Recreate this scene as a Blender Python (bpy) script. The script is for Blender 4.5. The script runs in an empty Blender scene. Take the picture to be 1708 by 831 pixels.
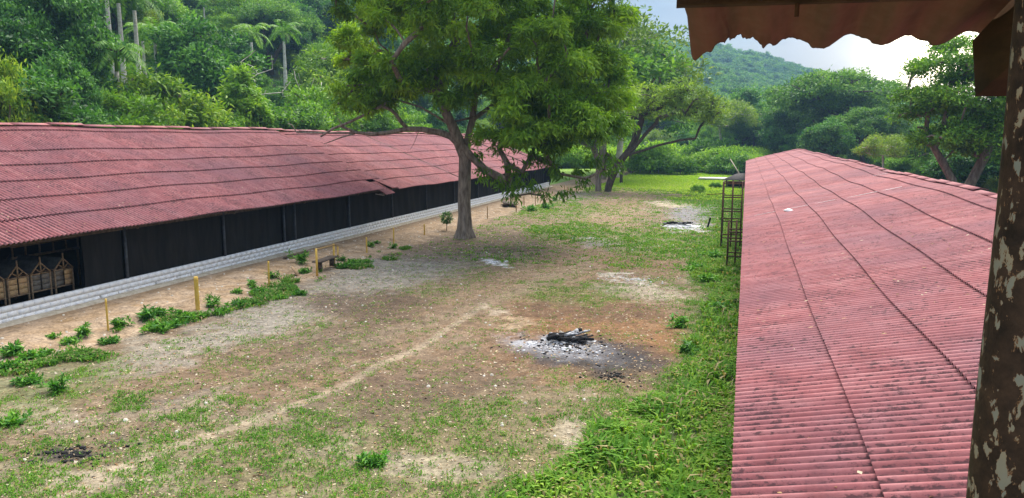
import bpy, math, random
import numpy as np
from math import radians, sin, cos, pi
random.seed(7)
RNG = np.random.default_rng(11)
scene = bpy.context.scene
COL = scene.collection

# ------------------------------------------------------------------ camera, world, sun, exposure
F, CX, CY, H = 1233.0, 854.0, 415.5, 6.2          # photograph 1708 x 831
PITCH = math.atan((CY - 228.0) / F)
YAW = math.atan((1246.0 - CX) * cos(PITCH) / F)
cam_d = bpy.data.cameras.new('camera'); cam_d.sensor_width = 36; cam_d.lens = F / 1708 * 36
cam_d.clip_start = 0.05; cam_d.clip_end = 5000
cam = bpy.data.objects.new('camera', cam_d); COL.objects.link(cam)
cam.location = (0, 0, H); cam.rotation_euler = (pi / 2 - PITCH, 0, YAW)
scene.camera = cam
scene.view_settings.view_transform = 'Standard'; scene.view_settings.look = 'None'
scene.view_settings.exposure = 0.92; scene.view_settings.gamma = 1
scene.cycles.max_bounces = 6; scene.cycles.diffuse_bounces = 3; scene.cycles.transmission_bounces = 3
scene.cycles.volume_bounces = 1; scene.cycles.use_denoising = True
scene.cycles.transparent_max_bounces = 4

SUN_EL, SUN_AZ = radians(56), radians(2)          # azimuth clockwise from +Y
world = bpy.data.worlds.new('World'); scene.world = world; world.use_nodes = True
wn, wl = world.node_tree.nodes, world.node_tree.links
bg = wn['Background']; bg.inputs[1].default_value = 0.05
sky = wn.new('ShaderNodeTexSky'); sky.sky_type = 'NISHITA'; sky.sun_disc = False
sky.sun_elevation = SUN_EL; sky.sun_rotation = SUN_AZ; sky.air_density = 1.1; sky.dust_density = 1.5
tc = wn.new('ShaderNodeTexCoord'); mp = wn.new('ShaderNodeMapping'); mp.inputs['Scale'].default_value = (1, 1, 3.2)
mp.inputs['Location'].default_value = (0.35, 0.1, 0.62)
wl.new(tc.outputs['Generated'], mp.inputs[0])
nz = wn.new('ShaderNodeTexNoise'); nz.inputs['Scale'].default_value = 2.6; nz.inputs['Detail'].default_value = 7
nz.inputs['Roughness'].default_value = 0.58
wl.new(mp.outputs[0], nz.inputs[0])
cr = wn.new('ShaderNodeValToRGB'); cr.color_ramp.elements[0].position = 0.32; cr.color_ramp.elements[1].position = 0.52
wl.new(nz.outputs[0], cr.inputs[0])
nz2 = wn.new('ShaderNodeTexNoise'); nz2.inputs['Scale'].default_value = 5; nz2.inputs['Detail'].default_value = 6
wl.new(mp.outputs[0], nz2.inputs[0])
cc = wn.new('ShaderNodeValToRGB'); cc.color_ramp.elements[0].position = 0.35; cc.color_ramp.elements[1].position = 0.65
cc.color_ramp.elements[0].color = (4.4, 5.4, 7.2, 1); cc.color_ramp.elements[1].color = (8.6, 9.2, 9.9, 1)
wl.new(nz2.outputs[0], cc.inputs[0])
sx = wn.new('ShaderNodeSeparateXYZ'); wl.new(tc.outputs['Generated'], sx.inputs[0])   # overcast: brighter overhead than at the horizon
ze = wn.new('ShaderNodeMapRange'); ze.inputs[1].default_value = 0.05; ze.inputs[2].default_value = 0.75; ze.inputs[3].default_value = 0.5; ze.inputs[4].default_value = 2.3
wl.new(sx.outputs[2], ze.inputs[0]); cz = wn.new('ShaderNodeVectorMath'); cz.operation = 'SCALE'; wl.new(cc.outputs[0], cz.inputs[0]); wl.new(ze.outputs[0], cz.inputs['Scale'])
mx = wn.new('ShaderNodeMix'); mx.data_type = 'RGBA'
wl.new(cr.outputs[0], mx.inputs[0]); wl.new(sky.outputs[0], mx.inputs[6]); wl.new(cz.outputs[0], mx.inputs[7])
# bright cloud gap towards the sun, low over the trees
gaz, gel = radians(12.0), radians(5.5)
gdir = (sin(gaz) * cos(gel), cos(gaz) * cos(gel), sin(gel))
dp = wn.new('ShaderNodeVectorMath'); dp.operation = 'DOT_PRODUCT'; dp.inputs[1].default_value = gdir
wl.new(tc.outputs['Generated'], dp.inputs[0])
def wmath(op, a, b=None):
    m = wn.new('ShaderNodeMath'); m.operation = op
    for k, v in enumerate((a, b)):
        if v is None: continue
        if isinstance(v, (int, float)): m.inputs[k].default_value = v
        else: wl.new(v, m.inputs[k])
    return m.outputs[0]
g0 = wmath('MAXIMUM', dp.outputs['Value'], 0.0)
g1 = wmath('ADD', wmath('MULTIPLY', wmath('POWER', g0, 900.0), 70.0), wmath('MULTIPLY', wmath('POWER', g0, 110.0), 9.0))
gl = wn.new('ShaderNodeMix'); gl.data_type = 'RGBA'; gl.inputs[0].default_value = 1; gl.blend_type = 'ADD'
gc = wn.new('ShaderNodeVectorMath'); gc.operation = 'SCALE'; gc.inputs[0].default_value = (1.0, 0.84, 0.58)
wl.new(g1, gc.inputs['Scale'])
wl.new(mx.outputs[2], gl.inputs[6]); wl.new(gc.outputs[0], gl.inputs[7])
wl.new(gl.outputs[2], bg.inputs[0])

sd = bpy.data.lights.new('sun', 'SUN'); sd.energy = 4.3; sd.angle = radians(52); sd.color = (1, 0.93, 0.82)
sun = bpy.data.objects.new('sun', sd); COL.objects.link(sun)
sun.rotation_euler = (pi / 2 - SUN_EL, 0, pi - SUN_AZ)

# ------------------------------------------------------------------ helpers
def ray(x, y):
    v = (x - CX, F, CY - y); c, s = cos(PITCH), sin(PITCH)
    v = (v[0], v[1] * c + v[2] * s, -v[1] * s + v[2] * c); c, s = cos(YAW), sin(YAW)
    return np.array([v[0] * c - v[1] * s, v[0] * s + v[1] * c, v[2]])
CAMP = np.array([0, 0, H])
def onz(x, y, z=0.0): r = ray(x, y); return CAMP + r * ((z - H) / r[2])
def atY(x, y, Y): r = ray(x, y); return CAMP + r * (Y / r[1])
def atX(x, y, X): r = ray(x, y); return CAMP + r * (X / r[0])
def proj(X, Y, Z):
    d0, d1, d2 = X, Y, Z - H; c, s = cos(YAW), sin(YAW)
    a, b = d0 * c + d1 * s, -d0 * s + d1 * c; c, s = cos(PITCH), sin(PITCH)
    f = b * c - d2 * s; u = b * s + d2 * c
    f = np.where(np.abs(f) < 1e-3, 1e-3, f)
    return CX + F * a / f, CY - F * u / f, f

def hash2(ix, iy, seed):
    h = (ix.astype(np.int64) * 374761393 + iy.astype(np.int64) * 668265263 + seed * 1274126177) & 0xffffffff
    h = ((h ^ (h >> 13)) * 1274126177) & 0xffffffff
    return ((h ^ (h >> 16)) & 0xffffff) / float(0xffffff)
def vnoise(x, y, seed=0):
    ix, iy = np.floor(x), np.floor(y); fx, fy = x - ix, y - iy
    fx = fx * fx * (3 - 2 * fx); fy = fy * fy * (3 - 2 * fy)
    a = hash2(ix, iy, seed); b = hash2(ix + 1, iy, seed); c = hash2(ix, iy + 1, seed); d = hash2(ix + 1, iy + 1, seed)
    return (a * (1 - fx) + b * fx) * (1 - fy) + (c * (1 - fx) + d * fx) * fy
def fbm(x, y, seed=0, octv=4, gain=0.5):
    r = 0; a = 1; t = 0
    for o in range(octv):
        r = r + a * vnoise(x * 2 ** o + 17.3 * o, y * 2 ** o - 9.1 * o, seed + o); t += a; a *= gain
    return r / t
def sstep(a, b, x):
    t = np.clip((x - a) / (b - a), 0, 1); return t * t * (3 - 2 * t)

def mesh(name, verts, faces, mat=None, attrs=None, smooth=False, cols=None):
    """verts (N,3); faces (M,k) array or list of such arrays"""
    me = bpy.data.meshes.new(name)
    verts = np.asarray(verts, np.float32).reshape(-1, 3)
    fl = faces if isinstance(faces, list) and len(faces) and isinstance(faces[0], np.ndarray) and faces[0].ndim == 2 else [np.asarray(faces)]
    loops = np.concatenate([f.reshape(-1) for f in fl]).astype(np.int32)
    tot = np.concatenate([np.full(len(f), f.shape[1]) for f in fl]).astype(np.int32)
    st = np.concatenate([[0], np.cumsum(tot)[:-1]]).astype(np.int32)
    me.vertices.add(len(verts)); me.vertices.foreach_set('co', verts.reshape(-1))
    me.loops.add(len(loops)); me.loops.foreach_set('vertex_index', loops)
    me.polygons.add(len(tot)); me.polygons.foreach_set('loop_start', st); me.polygons.foreach_set('loop_total', tot)
    if smooth: me.polygons.foreach_set('use_smooth', np.ones(len(tot), bool))
    me.update(calc_edges=True)
    for an, dom, data in (attrs or []):
        a = me.attributes.new(an, 'FLOAT', dom); a.data.foreach_set('value', np.asarray(data, np.float32))
    for an, data in (cols or []):
        a = me.attributes.new(an, 'FLOAT_COLOR', 'POINT'); d = np.ones((len(verts), 4), np.float32); d[:, :3] = data
        a.data.foreach_set('color', d.reshape(-1))
    for m in (mat if isinstance(mat, (list, tuple)) else [mat]):
        if m: me.materials.append(m)
    return me

class MB:
    def __init__(s): s.v = []; s.f4 = []; s.f3 = []; s.n = 0
    def add(s, v, f4=(), f3=()):
        v = np.asarray(v, float).reshape(-1, 3)
        if len(f4): s.f4.append(np.asarray(f4, int) + s.n)
        if len(f3): s.f3.append(np.asarray(f3, int) + s.n)
        s.v.append(v); s.n += len(v); return s
    def box(s, c, size, rz=0, R=None):
        x, y, z = np.array(size) / 2
        v = np.array([[-x, -y, -z], [x, -y, -z], [x, y, -z], [-x, y, -z], [-x, -y, z], [x, -y, z], [x, y, z], [-x, y, z]])
        if R is not None: v = v @ R.T
        elif rz: cz, sz = cos(rz), sin(rz); v = v @ np.array([[cz, sz, 0], [-sz, cz, 0], [0, 0, 1]])
        return s.add(v + np.array(c), [[0, 3, 2, 1], [4, 5, 6, 7], [0, 1, 5, 4], [1, 2, 6, 5], [2, 3, 7, 6], [3, 0, 4, 7]])
    def bar(s, a, b, w, h=None, up=(0, 0, 1)):
        a, b = np.array(a, float), np.array(b, float); d = b - a; L = np.linalg.norm(d); d /= L
        up = np.array(up, float)
        if abs(d @ up) > 0.95: up = np.array([0, 1, 0.0])
        sx = np.cross(d, up); sx /= np.linalg.norm(sx); uz = np.cross(sx, d)
        return s.box((a + b) / 2, (w, L, h or w), R=np.stack([sx, d, uz], 1))
    def tube(s, pts, rad, seg=8, caps=True):
        pts = np.asarray(pts, float); n = len(pts); rad = np.broadcast_to(np.asarray(rad, float), (n,))
        t = np.gradient(pts, axis=0); t /= np.linalg.norm(t, axis=1)[:, None] + 1e-9
        ref = np.array([0.31, 0.95, 0.1]) if abs(t[0, 2]) > 0.8 else np.array([0, 0, 1.0])
        a = np.cross(t, ref); a /= np.linalg.norm(a, axis=1)[:, None] + 1e-9; b = np.cross(t, a)
        th = np.arange(seg) * 2 * pi / seg
        v = pts[:, None] + rad[:, None, None] * (a[:, None] * np.cos(th)[None, :, None] + b[:, None] * np.sin(th)[None, :, None])
        i = np.arange(n - 1)[:, None] * seg; j = np.arange(seg)[None]; k = (j + 1) % seg
        f = np.stack([i + j, i + k, i + seg + k, i + seg + j], -1).reshape(-1, 4)
        vv = v.reshape(-1, 3); f3 = []
        if caps:
            vv = np.concatenate([vv, pts[:1], pts[-1:]]); c0, c1 = n * seg, n * seg + 1
            for q in range(seg):
                f3.append([c0, (q + 1) % seg, q]); f3.append([c1, (n - 1) * seg + q, (n - 1) * seg + (q + 1) % seg])
        return s.add(vv, f, f3)
    def mesh(s, name, mat, smooth=False):
        fl = []
        if s.f4: fl.append(np.concatenate(s.f4))
        if s.f3: fl.append(np.concatenate(s.f3))
        return mesh(name, np.concatenate(s.v), fl, mat, smooth=smooth)
    def build(s, name, mat, parent=None, smooth=False): return put(name, s.mesh(name, mat, smooth), parent)

def put(name, me, parent=None, loc=None, rot=None, scale=None):
    o = bpy.data.objects.new(name, me); COL.objects.link(o)
    if parent: o.parent = parent
    if loc is not None: o.location = [float(q) for q in loc]
    if rot is not None: o.rotation_euler = [float(q) for q in rot]
    if scale is not None: o.scale = (scale,) * 3 if isinstance(scale, (int, float)) else scale
    return o
def tag(o, label=None, cat=None, group=None, kind=None):
    for k, v in (('label', label), ('category', cat), ('group', group), ('kind', kind)):
        if v: o[k] = v
    return o
def thing(name, label, cat, loc=(0, 0, 0), rz=0, group=None, scale=None):
    return tag(put(name, None, None, loc, (0, 0, rz), scale), label, cat, group)

# ------------------------------------------------------------------ materials
def newmat(name, rough=0.8):
    m = bpy.data.materials.new(name); m.use_nodes = True; b = m.node_tree.nodes['Principled BSDF']
    b.inputs['Roughness'].default_value = rough; b.inputs['Specular IOR Level'].default_value = 0.25
    return m, m.node_tree.nodes, m.node_tree.links, b
def noise(n, l, scale, detail=4, rough=0.6, vec=None, dist=0):
    t = n.new('ShaderNodeTexNoise'); t.inputs['Scale'].default_value = scale; t.inputs['Detail'].default_value = detail
    t.inputs['Roughness'].default_value = rough; t.inputs['Distortion'].default_value = dist
    if vec is not None: l.new(vec, t.inputs['Vector'])
    return t.outputs[0]
def ramp(n, l, fac, stops):
    r = n.new('ShaderNodeValToRGB'); e = r.color_ramp.elements
    while len(e) < len(stops): e.new(0.5)
    for k, (p, c) in enumerate(stops): e[k].position = p; e[k].color = (c, c, c, 1) if isinstance(c, (int, float)) else (*c, 1)
    l.new(fac, r.inputs[0]); return r.outputs[0]
def mixc(n, l, fac, a, b, mode='MIX'):
    m = n.new('ShaderNodeMix'); m.data_type = 'RGBA'; m.blend_type = mode
    for k, v in ((0, fac), (6, a), (7, b)):
        if isinstance(v, (int, float)): m.inputs[k].default_value = v
        elif isinstance(v, tuple): m.inputs[k].default_value = (*v, 1)
        else: l.new(v, m.inputs[k])
    return m.outputs[2]
def nmath(n, l, op, a, b=0.0):
    m = n.new('ShaderNodeMath'); m.operation = op
    for k, v in enumerate((a, b)):
        if isinstance(v, (int, float)): m.inputs[k].default_value = v
        else: l.new(v, m.inputs[k])
    return m.outputs[0]
def geo_pos(n): return n.new('ShaderNodeNewGeometry').outputs['Position']
def scaled(n, l, vec, s):
    m = n.new('ShaderNodeMapping'); m.inputs['Scale'].default_value = s; l.new(vec, m.inputs[0]); return m.outputs[0]
def bump(n, l, b, h, strength=0.3, dist=0.02):
    k = n.new('ShaderNodeBump'); k.inputs['Strength'].default_value = strength; k.inputs['Distance'].default_value = dist
    l.new(h, k.inputs['Height']); l.new(k.outputs[0], b.inputs['Normal'])

def simple(name, c1, c2, scale=3, rough=0.8, stretch=(1, 1, 1), bs=0.3, c3=None, p3=0.62):
    m, n, l, b = newmat(name, rough); co = n.new('ShaderNodeTexCoord').outputs['Object']
    v = scaled(n, l, co, stretch); f = noise(n, l, scale, 6, 0.65, v)
    c = ramp(n, l, f, [(0.35, c1), (0.65, c2)])
    if c3 is not None:
        f2 = noise(n, l, scale * 2.3, 5, 0.7, v); c = mixc(n, l, ramp(n, l, f2, [(p3, 0.0), (p3 + 0.05, 1.0)]), c, c3)
    l.new(c, b.inputs['Base Color']); bump(n, l, b, f, bs); return m

def leafmat(name, c_dark, c_mid, c_light, transl=0.35, rough=0.55, spread=0.9, dry=False):
    m, n, l, b = newmat(name, rough)
    a = n.new('ShaderNodeAttribute'); a.attribute_name = 'tint'
    oi = n.new('ShaderNodeObjectInfo')
    f = nmath(n, l, 'ADD', a.outputs['Fac'], nmath(n, l, 'MULTIPLY', nmath(n, l, 'SUBTRACT', oi.outputs['Random'], 0.5), 0.35))
    c = ramp(n, l, f, [(0.05, c_dark), (0.5, c_mid), (0.95, c_light)] + ([(0.985, (0.42, 0.34, 0.17))] if dry else []))
    l.new(c, b.inputs['Base Color'])
    tr = n.new('ShaderNodeBsdfTranslucent'); l.new(mixc(n, l, 1.0, c, (1.25, 1.25, 0.55), 'MULTIPLY'), tr.inputs[0])
    ms = n.new('ShaderNodeMixShader'); ms.inputs[0].default_value = transl
    l.new(b.outputs[0], ms.inputs[1]); l.new(tr.outputs[0], ms.inputs[2]); l.new(ms.outputs[0], n['Material Output'].inputs[0])
    return m
M = {}
M['leaf_hero'] = leafmat('hero_leaves', (0.045, 0.11, 0.010), (0.15, 0.31, 0.02), (0.33, 0.53, 0.04), .42)
M['leaf_dark'] = leafmat('dark_leaves', (0.016, 0.062, 0.014), (0.052, 0.17, 0.030), (0.15, 0.35, 0.055), 0.32)
M['leaf_mid'] = leafmat('mid_leaves', (0.028, 0.09, 0.012), (0.105, 0.26, 0.024), (0.25, 0.46, 0.04))
M['leaf_bright'] = leafmat('bright_leaves', (0.06, 0.15, 0.012), (0.14, 0.31, 0.02), (0.27, 0.46, 0.03))
M['leaf_yellow'] = leafmat('yellow_leaves', (0.06, 0.15, 0.012), (0.17, 0.32, 0.024), (0.36, 0.50, 0.05))
M['leaf_blue'] = leafmat('far_leaves', (0.030, 0.09, 0.018), (0.10, 0.24, 0.036), (0.22, 0.40, 0.06))
M['leaf_olive'] = leafmat('olive_leaves', (0.06, 0.12, 0.018), (0.16, 0.27, 0.032), (0.30, 0.42, 0.055))
M['grass'] = leafmat('grass_blades', (0.04, 0.12, 0.010), (0.11, 0.28, 0.02), (0.28, 0.42, 0.05), 0.3, 0.7, dry=True)
M['grass_bright'] = leafmat('field_grass_blades', (0.12, 0.26, 0.012), (0.25, 0.46, 0.025), (0.45, 0.60, 0.07), 0.35, 0.7)
M['weed'] = leafmat('weed_leaves', (0.035, 0.13, 0.015), (0.08, 0.27, 0.025), (0.19, 0.40, 0.04), 0.3)
M['frond'] = leafmat('palm_fronds', (0.03, 0.11, 0.012), (0.11, 0.27, 0.025), (0.26, 0.44, 0.05), 0.35)
M['leaf_vine'] = leafmat('vine_leaves', (0.10, 0.22, 0.02), (0.24, 0.44, 0.04), (0.42, 0.62, 0.08), .4)
M['leaf_light'] = leafmat('light_olive_leaves', (0.08, 0.15, 0.018), (0.20, 0.33, 0.035), (0.36, 0.50, 0.06), .4)
M['bark'] = simple('grey_bark', (0.10, 0.075, 0.055), (0.30, 0.25, 0.20), 6, 0.9, (1, 1, 0.22), 0.9, (0.42, 0.38, 0.32), 0.66)
M['bark_dark'] = simple('dark_bark', (0.035, 0.026, 0.02), (0.11, 0.085, 0.065), 5, 0.9, (1, 1, 0.3), 0.8)
M['bark_pale'] = simple('pale_palm_bark', (0.42, 0.38, 0.33), (0.66, 0.63, 0.58), 3, 0.85, (1, 1, 2.5), 0.3)
M['block'] = simple('white_painted_block', (0.82, 0.83, 0.85), (0.92, 0.93, 0.95), 2.2, 0.85, (1, 1, 1), 0.3, (0.40, 0.37, 0.32), 0.68)
m_ = M['block']; n_, l_ = m_.node_tree.nodes, m_.node_tree.links; b_ = n_['Principled BSDF']; src = b_.inputs['Base Color'].links[0].from_socket
P_g = geo_pos(n_); sp_ = n_.new('ShaderNodeSeparateXYZ'); l_.new(P_g, sp_.inputs[0]); oi_ = n_.new('ShaderNodeObjectInfo').outputs['Random']
c_ = mixc(n_, l_, nmath(n_, l_, 'MULTIPLY', oi_, .10), src, (.58, .58, .57))
spl = nmath(n_, l_, 'SUBTRACT', noise(n_, l_, 2.2, 6, .7, P_g), nmath(n_, l_, 'MULTIPLY', sp_.outputs[2], 1.1))     # mud splashed up from the bank
l_.new(mixc(n_, l_, ramp(n_, l_, spl, [(.38, 0.0), (.52, .45)]), c_, (.30, .22, .14)), b_.inputs['Base Color'])
M['mortar'] = simple('grey_mortar', (0.52, 0.53, 0.53), (0.68, 0.68, 0.68), 6, 0.9)
M['footing'] = simple('concrete_footing', (0.34, 0.29, 0.22), (0.52, 0.47, 0.38), 4, 0.9, (1, 1, 1), 0.5)
M['steel'] = simple('blue_grey_steel', (0.035, 0.042, 0.055), (0.075, 0.085, 0.10), 7, 0.6)
M['net'] = simple('black_shade_net', (0.007, 0.007, 0.007), (0.019, 0.017, 0.015), 1.6, 0.95, (1, 2.5, .35), 0.3)
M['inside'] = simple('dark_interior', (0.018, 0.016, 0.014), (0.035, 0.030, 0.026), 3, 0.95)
M['wood'] = simple('weathered_wood', (0.22, 0.14, 0.08), (0.46, 0.32, 0.19), 8, 0.85, (1, 1, 4), 0.4)
M['wood_light'] = simple('light_wood_boards', (0.55, 0.33, 0.15), (0.80, 0.55, 0.30), 6, 0.8, (1, 1, 5), 0.3)
M['wood_grey'] = simple('grey_wood_boards', (0.17, 0.14, 0.11), (0.30, 0.26, 0.21), 6, 0.85, (1, 1, 5), 0.3)
M['wood_dark'] = simple('dark_plank', (0.05, 0.035, 0.026), (0.13, 0.10, 0.075), 7, 0.9, (1, 1, 1), 0.5)
M['felt'] = simple('grey_roofing_felt', (0.035, 0.042, 0.048), (0.075, 0.085, 0.09), 5, 0.8)
M['bamboo'] = simple('yellow_bamboo', (0.48, 0.29, 0.05), (0.72, 0.48, 0.10), 9, 0.6, (1, 1, 0.4), 0.2, (0.28, 0.18, 0.07), 0.7)
M['bamboo_old'] = simple('old_bamboo', (0.20, 0.12, 0.05), (0.40, 0.27, 0.11), 9, 0.8, (1, 1, 0.4), 0.2)
M['rust'] = simple('rusty_iron', (0.045, 0.022, 0.014), (0.13, 0.065, 0.04), 14, 0.85, (1, 1, 1), 0.5)
M['char'] = simple('charred_wood', (0.006, 0.006, 0.007), (0.022, 0.021, 0.022), 12, 0.9, (1, 1, 1), 0.8)
M['charash'] = simple('ash_covered_wood', (0.05, 0.05, 0.055), (0.55, 0.55, 0.57), 9, 0.95, (1, 1, 1), 0.8)
M['ash'] = simple('white_ash', (0.40, 0.40, 0.42), (0.78, 0.78, 0.80), 8, 0.95)
M['beam'] = simple('dark_rafter_timber', (0.030, 0.016, 0.010), (0.085, 0.045, 0.025), 9, 0.85, (1, 0.3, 1), 0.5, (0.16, 0.09, 0.045), 0.66)
M['white'] = simple('white_plastic', (0.75, 0.75, 0.76), (0.85, 0.85, 0.85), 4, 0.5)
M['strip'] = simple('pale_sealant', (0.50, 0.42, 0.42), (0.72, 0.66, 0.66), 14, 0.7)
M['slab'] = simple('pale_concrete', (0.6, 0.58, 0.52), (0.78, 0.76, 0.70), 1, 0.9)
M['stone'] = simple('pale_stones', (0.30, 0.27, 0.22), (0.66, 0.62, 0.55), 3, 0.9)
M['thatch'] = simple('dark_hut_roof', (0.035, 0.03, 0.03), (0.09, 0.08, 0.08), 7, 0.95)

def roofmat():
    m, n, l, b = newmat('red_corrugated_sheet', 0.78)
    P = geo_pos(n); oi = n.new('ShaderNodeObjectInfo').outputs['Random']
    big = noise(n, l, 0.35, 5, 0.6, P); mid = noise(n, l, 1.4, 6, 0.7, P)
    stre = noise(n, l, 1.0, 5, 0.7, scaled(n, l, P, (0.5, 4.5, 0.5)))
    c = ramp(n, l, mid, [(0.30, (0.21, 0.066, 0.070)), (0.5, (0.32, 0.105, 0.108)), (0.72, (0.47, 0.19, 0.185))])
    c = mixc(n, l, ramp(n, l, stre, [(0.50, 0.0), (0.78, 0.6)]), c, (0.58, 0.30, 0.29))
    c = mixc(n, l, ramp(n, l, big, [(0.42, 0.0), (0.66, 0.7)]), c, (0.22, 0.10, 0.12))
    c = mixc(n, l, nmath(n, l, 'MULTIPLY', oi, 0.18), c, (0.25, 0.085, 0.095))
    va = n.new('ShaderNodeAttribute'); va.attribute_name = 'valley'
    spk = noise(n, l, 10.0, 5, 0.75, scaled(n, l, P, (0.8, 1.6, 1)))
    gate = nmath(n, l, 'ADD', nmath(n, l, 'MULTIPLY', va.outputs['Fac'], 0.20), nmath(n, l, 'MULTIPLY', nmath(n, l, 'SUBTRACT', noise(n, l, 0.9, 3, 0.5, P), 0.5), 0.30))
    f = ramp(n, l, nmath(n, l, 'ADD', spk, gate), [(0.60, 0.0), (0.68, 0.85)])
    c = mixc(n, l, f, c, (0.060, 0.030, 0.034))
    c = mixc(n, l, nmath(n, l, 'MULTIPLY', nmath(n, l, 'POWER', va.outputs['Fac'], 2.2), ramp(n, l, mid, [(0.3, 0.65), (0.6, 1.0)])), c, (0.075, 0.028, 0.034))  # valley dirt, deepened to paint the shade between ribs into the colour
    st2 = noise(n, l, 3.0, 6, 0.75, scaled(n, l, P, (1.0, .5, 1)))
    c = mixc(n, l, ramp(n, l, st2, [(0.52, 0.0), (0.70, 0.55)]), c, (0.15, 0.065, 0.075))
    l.new(c, b.inputs['Base Color']); bump(n, l, b, noise(n, l, 30, 4, 0.7, P), 0.25, 0.01)
    return m
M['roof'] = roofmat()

def porchmat():
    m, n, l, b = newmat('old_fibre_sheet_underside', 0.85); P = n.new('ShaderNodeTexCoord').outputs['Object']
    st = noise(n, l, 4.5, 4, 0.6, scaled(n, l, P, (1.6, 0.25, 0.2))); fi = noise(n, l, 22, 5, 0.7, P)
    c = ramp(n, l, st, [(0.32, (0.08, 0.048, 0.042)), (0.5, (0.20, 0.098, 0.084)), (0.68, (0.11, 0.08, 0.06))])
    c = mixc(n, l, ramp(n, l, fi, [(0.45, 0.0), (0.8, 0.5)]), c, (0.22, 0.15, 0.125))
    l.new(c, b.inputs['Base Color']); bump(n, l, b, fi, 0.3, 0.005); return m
M['porch'] = porchmat()
def postmat():
    m, n, l, b = newmat('peeling_painted_post', 0.6); P = n.new('ShaderNodeTexCoord').outputs['Object']
    a = noise(n, l, 58, 8, 0.62, scaled(n, l, P, (1, 1, 0.5)), 0.3); r = noise(n, l, 26, 4, 0.7, P)
    base = ramp(n, l, r, [(0.35, (0.018, 0.012, 0.009)), (0.7, (0.07, 0.04, 0.025))])
    pc = ramp(n, l, noise(n, l, 9, 3, 0.5, P), [(0.4, (0.24, 0.255, 0.21)), (0.65, (0.36, 0.29, 0.18))])
    edge = ramp(n, l, a, [(0.56, 0.0), (0.572, 1.0)]); c = mixc(n, l, edge, base, (0.25, 0.12, 0.05))
    c = mixc(n, l, ramp(n, l, a, [(0.575, 0.0), (0.585, 1.0)]), c, pc)
    l.new(c, b.inputs['Base Color']); bump(n, l, b, a, 0.6, 0.004); return m
M['post'] = postmat()

def groundmat():
    m, n, l, b = newmat('field_soil', 0.95); P = geo_pos(n)
    a = n.new('ShaderNodeVertexColor'); a.layer_name = 'soil'
    n1 = noise(n, l, 2.6, 8, 0.72, P); n2 = noise(n, l, 11, 6, 0.75, P); n3 = noise(n, l, 40, 4, 0.8, P)
    c = mixc(n, l, 1.0, a.outputs['Color'], ramp(n, l, n1, [(0.3, 0.5), (0.7, 1.42)]), 'MULTIPLY')
    c = mixc(n, l, 1.0, c, ramp(n, l, n2, [(0.28, 0.42), (0.72, 1.6)]), 'MULTIPLY')
    c = mixc(n, l, ramp(n, l, n3, [(0.60, 0.0), (0.72, 0.55)]), c, mixc(n, l, 0.55, c, (0.55, 0.48, 0.38)))
    l.new(c, b.inputs['Base Color']); bump(n, l, b, n2, 0.8, 0.05); return m
M['ground'] = groundmat()

# ------------------------------------------------------------------ terrain and ground
CREST = np.array([(-520, 40, 220), (-350, 200, 170), (-280, 420, 140), (-225, 730, 150), (-92, 800, 99), (0, 812, 85), (45, 810, 71), (84, 805, 55), (136, 795, 35), (200, 785, 18), (420, 740, 8)], float)
CREST_W = [330, 330, 260, 480, 480, 480, 480, 480, 480, 480]
def hill_z(X, Y):
    X = np.asarray(X, float); Y = np.asarray(Y, float)
    best = np.full(X.shape, 1e9); zc = np.zeros(X.shape)
    for a, b, W_ in zip(CREST[:-1], CREST[1:], CREST_W):
        d = b[:2] - a[:2]; t = np.clip(((X - a[0]) * d[0] + (Y - a[1]) * d[1]) / (d @ d), 0, 1)
        dist = np.hypot(X - a[0] - t * d[0], Y - a[1] - t * d[1]) / W_; z = a[2] + t * (b[2] - a[2])
        k = dist < best; best = np.where(k, dist, best); zc = np.where(k, z, zc)
    g = np.clip(1 - best, 0, 1) ** 1.25
    z1 = zc * g * np.maximum(sstep(-46, -95, X), sstep(185, 270, Y))
    fade = 1 - sstep(110, 330, Y) * 0.7
    z2 = 0.40 * np.clip(-50 - X, 0, None) * fade; z2 = 85 * (1 - np.exp(-z2 / 85))
    z = np.maximum(z1, z2) + 0.25 * np.minimum(z1, z2)
    nn = (fbm(X / 45, Y / 45, 5, 3) - 0.5) * (1 - .5 * sstep(300, 600, Y))
    return z * (1 + 0.25 * nn)
def ground_z(X, Y):
    z = hill_z(X, Y)
    bank = -0.22 * sstep(-21.8, -18.6, X) * (1 - sstep(120, 150, Y))
    rough = (fbm(X * 1.1, Y * 1.1, 3, 4) - 0.5) * 0.10 + (fbm(X * .25, Y * .25, 9, 2) - .5) * .16
    inb = sstep(-22.9, -22.0, X) * (1 - sstep(0.6, 1.6, X))
    bankr = np.exp(-((X + 20.3) / 1.2) ** 2) * (fbm(X * 0.8, Y * 0.5, 31, 4) - .5) * .45
    return z + bank + (rough + bankr) * inb * (1 - sstep(90, 140, Y) * .6)

def ell(u, v, cu, cv, ru, rv, ang=0.0, soft=0.45):
    c, s = cos(radians(ang)), sin(radians(ang)); du, dv = u - cu, v - cv
    a = (du * c + dv * s) / ru; b = (-du * s + dv * c) / rv
    return 1 - sstep(1 - soft, 1 + soft, np.sqrt(a * a + b * b))
def poly_d(u, v, pts):
    best = np.full(u.shape, 1e9)
    for (a0, a1), (b0, b1) in zip(pts[:-1], pts[1:]):
        d0, d1 = b0 - a0, b1 - a1; t = np.clip(((u - a0) * d0 + (v - a1) * d1) / (d0 * d0 + d1 * d1), 0, 1)
        best = np.minimum(best, np.hypot(u - a0 - t * d0, v - a1 - t * d1))
    return best

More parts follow.
